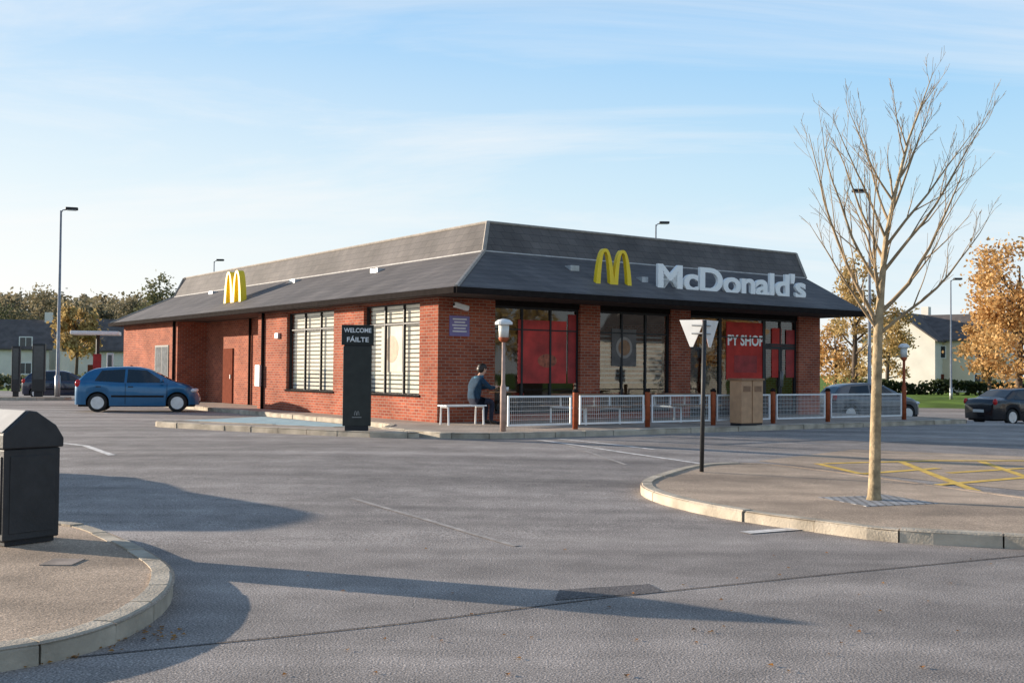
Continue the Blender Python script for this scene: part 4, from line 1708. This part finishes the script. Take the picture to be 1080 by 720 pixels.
# ------------------------------------------------------------------ houses
def house(label, loc, rot, w, d, h, rh, wm, wins=2, floors=2):
    t = thing('house', label, 'house', loc, rot, 'houses beyond the car park')
    b = MB()
    b.box(-w / 2, w / 2, -d / 2, d / 2, -0.6, h)
    b.add([(-w / 2, -d / 2, h), (-w / 2, d / 2, h), (-w / 2, 0, h + rh)], [(0, 1, 2)])
    b.add([(w / 2, -d / 2, h), (w / 2, d / 2, h), (w / 2, 0, h + rh)], [(0, 1, 2)])
    b.build('wall', wm, t)
    b = MB()
    e = 0.35
    k = rh / (d / 2)
    for s_ in (-1, 1):
        a = [(-w / 2 - e, s_ * (d / 2 + e), h - e * k + 0.05), (w / 2 + e, s_ * (d / 2 + e), h - e * k + 0.05), (w / 2 + e, 0, h + rh + 0.05), (-w / 2 - e, 0, h + rh + 0.05)]
        b.prism(a, (0, 0, 0.16))
    ro = b.build('roof', HROOF, t)
    b = MB()
    b.box(w / 2 - 1.1, w / 2 - 0.4, -0.35, 0.35, h + rh - 0.5, h + rh + 1.0)
    b.build('chimney', wm, ro)
    for fl in range(floors):
        for i in range(wins):
            x = -w / 2 + w * (i + 0.5) / wins
            z = 0.9 + fl * 2.6
            if fl == 0 and i == 0:
                b = MB()
                b.box(x - 0.45, x + 0.45, -d / 2 - 0.03, -d / 2 - 0.001, 0, 2.05)
                b.build('door', MAROON, t)
                continue
            b = MB()
            b.box(x - 0.65, x + 0.65, -d / 2 - 0.03, -d / 2 - 0.001, z, z + 1.25)
            wo = b.build('window', WHITE, t)
            b = MB()
            b.box(x - 0.55, x - 0.03, -d / 2 - 0.035, -d / 2 - 0.031, z + 0.1, z + 1.15)
            b.box(x + 0.03, x + 0.55, -d / 2 - 0.035, -d / 2 - 0.031, z + 0.1, z + 1.15)
            b.build('pane', HGLASS, wo)
    for s_ in (-1, 1):
        b = MB()
        x = s_ * (w / 2 + 0.001)
        b.box(min(x, x + s_ * .03), max(x, x + s_ * .03), -0.6, 0.6, 3.5 if floors > 1 else 1.0, 4.7 if floors > 1 else 2.2)
        wo = b.build('window', WHITE, t)
        b = MB()
        x2 = x + s_ * .031
        b.box(min(x2, x2 + s_ * .004), max(x2, x2 + s_ * .004), -0.5, 0.5, 3.6 if floors > 1 else 1.1, 4.6 if floors > 1 else 2.1)
        b.build('pane', HGLASS, wo)
    return t
house('tan rendered house with grey roof between the bare tree and the orange tree', atd(1024, 106), R(-38), 7.5, 7, 5.3, 2.3, HWALL2)
house('cream house standing farther back between the white and the tan house', atd(995, 128), R(-38), 8, 7, 5.4, 2.4, HWALL2)
house('white gabled house seen through the bare tree branches', atd(964, 108), R(48), 7.5, 7, 5.2, 2.5, HWALL)
house('white house with dark roof at the far left edge', atd(10, 116), R(12), 9, 7, 3.6, 2.8, HWALL)
house('pale bungalow with dark roof right of the tall lamp post', atd(126, 116), R(14), 9, 7, 3.6, 3.0, HWALL)
house('low white house beyond the left hedge', atd(45, 135), R(-25), 10, 7, 2.8, 2.2, HWALL, 3, 1)
house('white house across the road far to the right of the picture', (76, 18, -0.2), R(-80), 10, 7.5, 4.8, 2.5, HWALL)
house('tan house across the road far to the right of the picture', (78, -6, -0.2), R(-80), 10, 7.5, 4.8, 2.5, HWALL2)

# ------------------------------------------------------------------ street lamps
def street_lamp(label, px, depth, ytop, arm=1.0, adir=0.0, mat=GREYM, r=0.07):
    c_ = atd(px, depth)
    h = zat(px, ytop, depth) - c_.z
    t = thing('street_lamp', label, 'street lamp', c_, adir, 'tall street lamps around the car park')
    b = MB()
    b.tube([(0, 0, 0), (0, 0, 1.1), (0, 0, 1.12), (0, 0, h - 0.05)], [r * 1.5, r * 1.5, r, r * 0.55], 10)
    b.build('pole', mat, t, True)
    b = MB()
    b.tube([(0, 0, h - 0.15), (0.08, 0, h - 0.02), (0.3, 0, h + 0.02), (arm, 0, h + 0.04)], 0.03, 8)
    b.build('arm', mat, t, True)
    b = MB()
    b.box(arm * 0.75, arm + 0.5, -0.14, 0.14, h, h + 0.13)
    b.build('lamp_head', DGREY, t, bevel=0.04)
    b = MB()
    b.box(arm * 0.75 + 0.08, arm + 0.42, -0.1, 0.1, h - 0.02, h - 0.001)
    b.build('lens', CLEARLENS, t)
    return t
street_lamp('tall street lamp on the left with a short arm', 61, 52, 221, 0.25, R(20), r=0.085)
street_lamp('street lamp rising above the front roof behind the restaurant', 691, 62, 236, 0.25, 0)
street_lamp('small lamp head just showing over the side roof', 224, 85, 275, 0.25, 0)
street_lamp('street lamp on the right in front of the tan house', 1003, 75, 295, 0.25, 0)
street_lamp('street lamp standing behind the bare tree', 917, 45, 203, 0.2, R(180), r=0.07)

# ------------------------------------------------------------------ drive-through kit, far left
def menu(px, dp, w, h, rot, label, mat=BLACK):
    c_ = atd(px, dp)
    t = thing('menu_board', label, 'sign', c_, rot, 'menu boards along the drive-through lane')
    b = MB()
    b.box(-w / 2, w / 2, -0.1, 0.1, 0.35, h)
    b.build('cabinet', mat, t, bevel=0.02)
    b = MB()
    b.box(-w / 2 + 0.06, w / 2 - 0.06, -0.11, -0.101, 0.9, h - 0.1)
    b.build('display', HGLASS, t)
    b = MB()
    b.box(-w / 3, w / 3, -0.06, 0.06, 0, 0.35)
    b.build('post', FRAME, t)
menu(41, 50, 0.55, 2.5, R(10), 'tall dark menu board left of the tall lamp post')
menu(17, 50, 0.35, 2.4, R(10), 'narrow dark board at the far left of the drive-through lane', DGREY)
menu(116, 56, 0.3, 2.3, R(10), 'pale display board right of the order canopy post', LGREY)
c_ = atd(102, 52)
t = thing('order_canopy', 'white roofed order canopy on a dark post left of the restaurant', 'canopy', c_, R(15))
b = MB()
b.box(-1.1, 1.0, -0.8, 0.8, 2.98, 3.15)
b.build('canopy_roof', WHITE, t, bevel=0.03)
b = MB()
b.tube([(0, 0.3, 0), (0, 0.3, 2.98)], 0.09, 10)
b.build('post', DGREY, t)
b = MB()
b.box(-0.18, 0.18, 0.05, 0.2, 0.9, 2.1)
b.build('order_panel', DARKRED, t)
c_ = atd(128, 49.5)
t = thing('direction_sign', 'small green sign at the far end of the brick side wall', 'sign', c_, R(10))
b = MB()
b.tube([(0, 0, 0), (0, 0, 1.5)], 0.03, 8)
b.build('post', GREYM, t)
b = MB()
b.box(-0.3, 0.3, -0.04, -0.031, 0.9, 1.5)
b.build('plate', GREENSIGN, t)

# ------------------------------------------------------------------ cars
def lerp_tab(tab, x):
    if x <= tab[0][0]:
        return tab[0][1]
    for i in range(len(tab) - 1):
        a, b_ = tab[i], tab[i + 1]
        if x <= b_[0]:
            t = (x - a[0]) / (b_[0] - a[0])
            return a[1] + (b_[1] - a[1]) * t
    return tab[-1][1]
def smooth_tab(tab, x, h=0.06):
    return (lerp_tab(tab, x - h) + 2 * lerp_tab(tab, x - h / 2) + 2 * lerp_tab(tab, x) + 2 * lerp_tab(tab, x + h / 2) + lerp_tab(tab, x + h)) / 8
HATCH = dict(x0=-1.90, x1=1.92, rw=-1.20, fw=1.24, R=0.30,
    top=[(-1.92, .70), (-1.89, .90), (-1.80, 1.03), (-1.55, 1.28), (-1.32, 1.38), (-.95, 1.43), (-.35, 1.455), (.05, 1.44), (.35, 1.375), (.72, 1.19), (1.06, 1.005), (1.2, .955), (1.45, .895), (1.66, .815), (1.82, .70), (1.93, .50)],
    belt=[(-1.9, .97), (0, .93), (1.1, .88)],
    wid=[(-1.92, .58), (-1.86, .71), (-1.7, .79), (-1.2, .825), (0, .83), (1.2, .82), (1.5, .775), (1.75, .66), (1.87, .53), (1.93, .42)],
    ws=(0.44, 1.02), rwn=(-1.78, -1.52),
    side=[[(.84, .955), (.28, 1.345), (-.30, 1.375), (-.32, .955)], [(-.40, .955), (-.38, 1.375), (-1.10, 1.33), (-1.30, 1.0)]])
SEDAN = dict(x0=-2.25, x1=2.25, rw=-1.36, fw=1.36, R=0.32,
    top=[(-2.27, .70), (-2.22, .95), (-2.1, 1.02), (-1.62, 1.05), (-1.0, 1.38), (-.7, 1.42), (-.1, 1.44), (.3, 1.42), (.5, 1.37), (1.2, 1.0), (1.32, .96), (1.8, .86), (2.1, .74), (2.27, .58)],
    belt=[(-2.2, .98), (0, .95), (1.3, .9)],
    wid=[(-2.27, .62), (-2.2, .76), (-2.0, .84), (-1.4, .88), (0, .89), (1.4, .88), (1.9, .82), (2.15, .68), (2.27, .48)],
    ws=(0.58, 1.16), rwn=(-1.56, -1.06),
    side=[[(.95, .985), (.42, 1.34), (-.16, 1.37), (-.16, .985)], [(-.24, .985), (-.24, 1.37), (-.82, 1.33), (-1.22, 1.02)]])
def car(label, loc, rot, spec, paint, group='parked cars around the restaurant'):
    t = thing('parked_car', label, 'car', loc, rot, group)
    x0, x1 = spec['x0'], spec['x1']
    rw_, fw_, Rw = spec['rw'], spec['fw'], spec['R']
    AR = Rw + 0.055
    def zt(x):
        return smooth_tab(spec['top'], x)
    def zb(x):
        return min(lerp_tab(spec['belt'], x), zt(x) - 0.02)
    def wd(x):
        return smooth_tab(spec['wid'], x)
    def wr(x):
        k = min(max((zt(x) - zb(x)) / 0.42, 0), 1)
        return wd(x) * (0.90 - 0.20 * k)
    def zl(x):
        z = 0.20
        if x > fw_ + AR or x < rw_ - AR:
            z = 0.24
        for xw in (rw_, fw_):
            if abs(x - xw) < AR:
                z = max(z, Rw + math.sqrt(AR * AR - (x - xw) ** 2))
        return z
    def section(x):
        w, z_l, z_b, z_t, w_r = wd(x), zl(x), zb(x), zt(x), wr(x)
        z_b = max(z_b, z_l + 0.06)
        z_t = max(z_t, z_b + 0.02)
        H = z_b - z_l
        return [(w * 0.965, z_l), (w * 0.99, z_l + 0.3 * H), (w, z_l + 0.55 * H), (w * 0.992, z_l + 0.82 * H), (w * 0.965, z_b - 0.01),
                (w * 0.94, z_b), ((w * 0.94 + w_r) / 2, (z_b + z_t - 0.03) / 2), (w_r, z_t - 0.03), (w_r - 0.05, z_t - 0.004), (w_r * 0.5, z_t + 0.014), (0, z_t + 0.02)]
    xs = sorted(set([round(x0 + (x1 - x0) * i / 90, 4) for i in range(91)] + [round(xw + AR * math.cos(a * math.pi / 20), 4) for xw in (rw_, fw_) for a in range(21)]))
    b = MB()
    vs = []
    fs = []
    k = 21
    for x in xs:
        sct = section(x)
        ln_ = [(x, y, z) for y, z in sct] + [(x, -y, z) for y, z in sct[-2::-1]]
        vs += ln_
    for i in range(len(xs) - 1):
        for j in range(k - 1):
            fs.append((i * k + j, i * k + j + 1, (i + 1) * k + j + 1, (i + 1) * k + j))
    fs.append(tuple(range(k)))
    fs.append(tuple((len(xs) - 1) * k + j for j in range(k))[::-1])
    b.add(vs, fs)
    b.build('body', paint, t, True, clean=True)
    b = MB()
    b.box(x0 + 0.1, x1 - 0.15, -0.6, 0.6, 0.17, 0.66)
    b.box(rw_ + AR, fw_ - AR, -0.76, 0.76, 0.18, 0.5)
    b.build('underbody', UNDER, t)
    def ys(x, z):
        w, z_b, z_t, w_r = wd(x), zb(x), zt(x), wr(x)
        f = min(max((z - z_b) / max(z_t - 0.03 - z_b, 0.02), 0), 1)
        return w * 0.94 + (w_r - w * 0.94) * f
    for s_ in (1, -1):
        for qd in spec['side']:
            b = MB()
            n1, n2 = 8, 5
            g = []
            for i in range(n1 + 1):
                for j in range(n2 + 1):
                    u, v = i / n1, j / n2
                    bx_ = qd[0][0] + (qd[3][0] - qd[0][0]) * u
                    bz_ = qd[0][1] + (qd[3][1] - qd[0][1]) * u
                    tx_ = qd[1][0] + (qd[2][0] - qd[1][0]) * u
                    tz_ = qd[1][1] + (qd[2][1] - qd[1][1]) * u
                    x, z = bx_ + (tx_ - bx_) * v, bz_ + (tz_ - bz_) * v
                    z = min(z, zt(x) - 0.05)
                    g.append((x, s_ * (ys(x, z) + 0.008), z))
            f_ = []
            for i in range(n1):
                for j in range(n2):
                    a = i * (n2 + 1) + j
                    f_.append((a, a + 1, a + n2 + 2, a + n2 + 1))
            b.add(g, f_)
            b.build('side_window', CARGLASS, t, True)
    for nm, (xa, xb) in (('windscreen', spec['ws']), ('rear_window', spec['rwn'])):
        b = MB()
        g = []
        for i in range(9):
            x = xa + (xb - xa) * i / 8
            for j in range(9):
                y = (-1 + 2 * j / 8) * (wr(x) - 0.07)
                g.append((x, y, zt(x) + 0.018 * (1 - abs(y) / wr(x)) + 0.007))
        b.add(g, [(i * 9 + j, i * 9 + j + 1, (i + 1) * 9 + j + 1, (i + 1) * 9 + j) for i in range(8) for j in range(8)])
        b.build(nm, CARGLASS, t, True)
    for xw in (rw_, fw_):
        for s_ in (1, -1):
            y = s_ * (wd(xw) - 0.115)
            MX = Matrix.Translation((xw, y, Rw)) @ Matrix.Rotation(R(90) * (-s_), 4, 'X')
            b = MB()
            b.lathe([(Rw * 0.66, -0.09), (Rw * 0.93, -0.095), (Rw, -0.06), (Rw, 0.06), (Rw * 0.93, 0.095), (Rw * 0.66, 0.09)], 28, MX)
            wh = b.build('wheel', TYRE, t, True)
            b = MB()
            b.lathe([(Rw * 0.67, 0.075), (Rw * 0.67, 0.098), (Rw * 0.60, 0.098), (Rw * 0.56, 0.091)], 28, MX)
            for sp in range(6):
                a = sp * 2 * math.pi / 6
                b.box(0.02, Rw * 0.6, -0.040, 0.040, 0.088, 0.104, MX @ Matrix.Rotation(a, 4, 'Z'))
            b.lathe([(0.06, 0.09), (0.055, 0.112)], 14, MX)
            b.build('rim', RIM, wh)
    for s_ in (1, -1):
        xh = x1 - 0.22
        b = MB()
        b.ball((xh, s_ * (wd(xh) - 0.11), zt(xh) - 0.09), (0.17, 0.13, 0.075), 14, 10, None)
        b.build('headlight', CLEARLENS, t, True)
        b = MB()
        xh = x0 + 0.10
        b.ball((xh, s_ * (wd(xh) - 0.06), zb(xh) - 0.06), (0.10, 0.085, 0.13), 12, 8, None)
        b.build('taillight', REDLENS, t, True)
        b = MB()
        xm = spec['side'][0][0][0] - 0.08
        b.ball((xm, s_ * (wd(xm) + 0.06), spec['side'][0][0][1] + 0.06), (0.06, 0.10, 0.07), 12, 8)
        b.build('mirror', paint, t, True)
        for qd in spec['side']:
            xd = qd[3][0] + 0.12
            b = MB()
            b.box(xd - 0.08, xd + 0.08, s_ * wd(xd) * 0.98 - 0.02, s_ * wd(xd) * 0.98 + 0.02, 0.80, 0.83)
            b.build('door_handle', FRAME, t)
        b = MB()
        xa, xb = rw_ + AR + 0.06, fw_ - AR - 0.06
        for i in range(10):
            xp, xq = xa + (xb - xa) * i / 10, xa + (xb - xa) * (i + 1) / 10
            b.quad((xp, s_ * (wd(xp) + 0.006), 0.48), (xq, s_ * (wd(xq) + 0.006), 0.48), (xq, s_ * (wd(xq) + 0.006), 0.54), (xp, s_ * (wd(xp) + 0.006), 0.54))
        b.build('side_moulding', UNDER, t)
        xd = spec['side'][0][3][0] - 0.04
        for xx in (xd, spec['side'][0][0][0] + 0.08):
            b = MB()
            for i in range(6):
                z_a, z_c = 0.26 + i * 0.11, 0.26 + (i + 1) * 0.11
                b.quad((xx - 0.006, s_ * (wd(xx) + 0.0055), z_a), (xx + 0.006, s_ * (wd(xx) + 0.0055), z_a), (xx + 0.006, s_ * (wd(xx) + 0.0055), z_c), (xx - 0.006, s_ * (wd(xx) + 0.0055), z_c))
            b.build('door_seam', UNDER, t)
    b = MB()
    b.box(x0 - 0.025, x0 - 0.003, -0.26, 0.26, 0.50, 0.61)
    b.build('number_plate', PLATE, t)
    b = MB()
    b.box(x1 - 0.03, x1 + 0.02, -0.26, 0.26, 0.36, 0.46)
    b.build('number_plate', PLATE, t)
    b = MB()
    b.box(x1 - 0.05, x1 + 0.004, -0.36, 0.36, 0.28, 0.35)
    b.build('grille', UNDER, t)
    return t
c_ = at(142, 434)
car('blue hatchback parked beside the brick side wall', (c_.x, c_.y + 0.4, gz(c_.x, c_.y)), R(14), HATCH, CARBLUE)
c_ = at(1072, 447.5)
bc = car('black saloon car at the right edge of the car park', (c_.x + 0.3, c_.y + 0.4, gz(c_.x, c_.y)), R(25), SEDAN, CARBLACK)
c_ = atd(916, 44)
car('grey hatchback behind the right end of the terrace fence', c_, R(12), HATCH, CARSILVER)
c_ = atd(66, 58)
car('dark navy car in the drive-through lane behind the tall lamp post', c_, R(20), HATCH, CARNAVY)
car('dark car parked beyond the left edge of the picture', (-9.6, 14.6, gz(-9.6, 14.6)), R(70), SEDAN, CARNAVY)
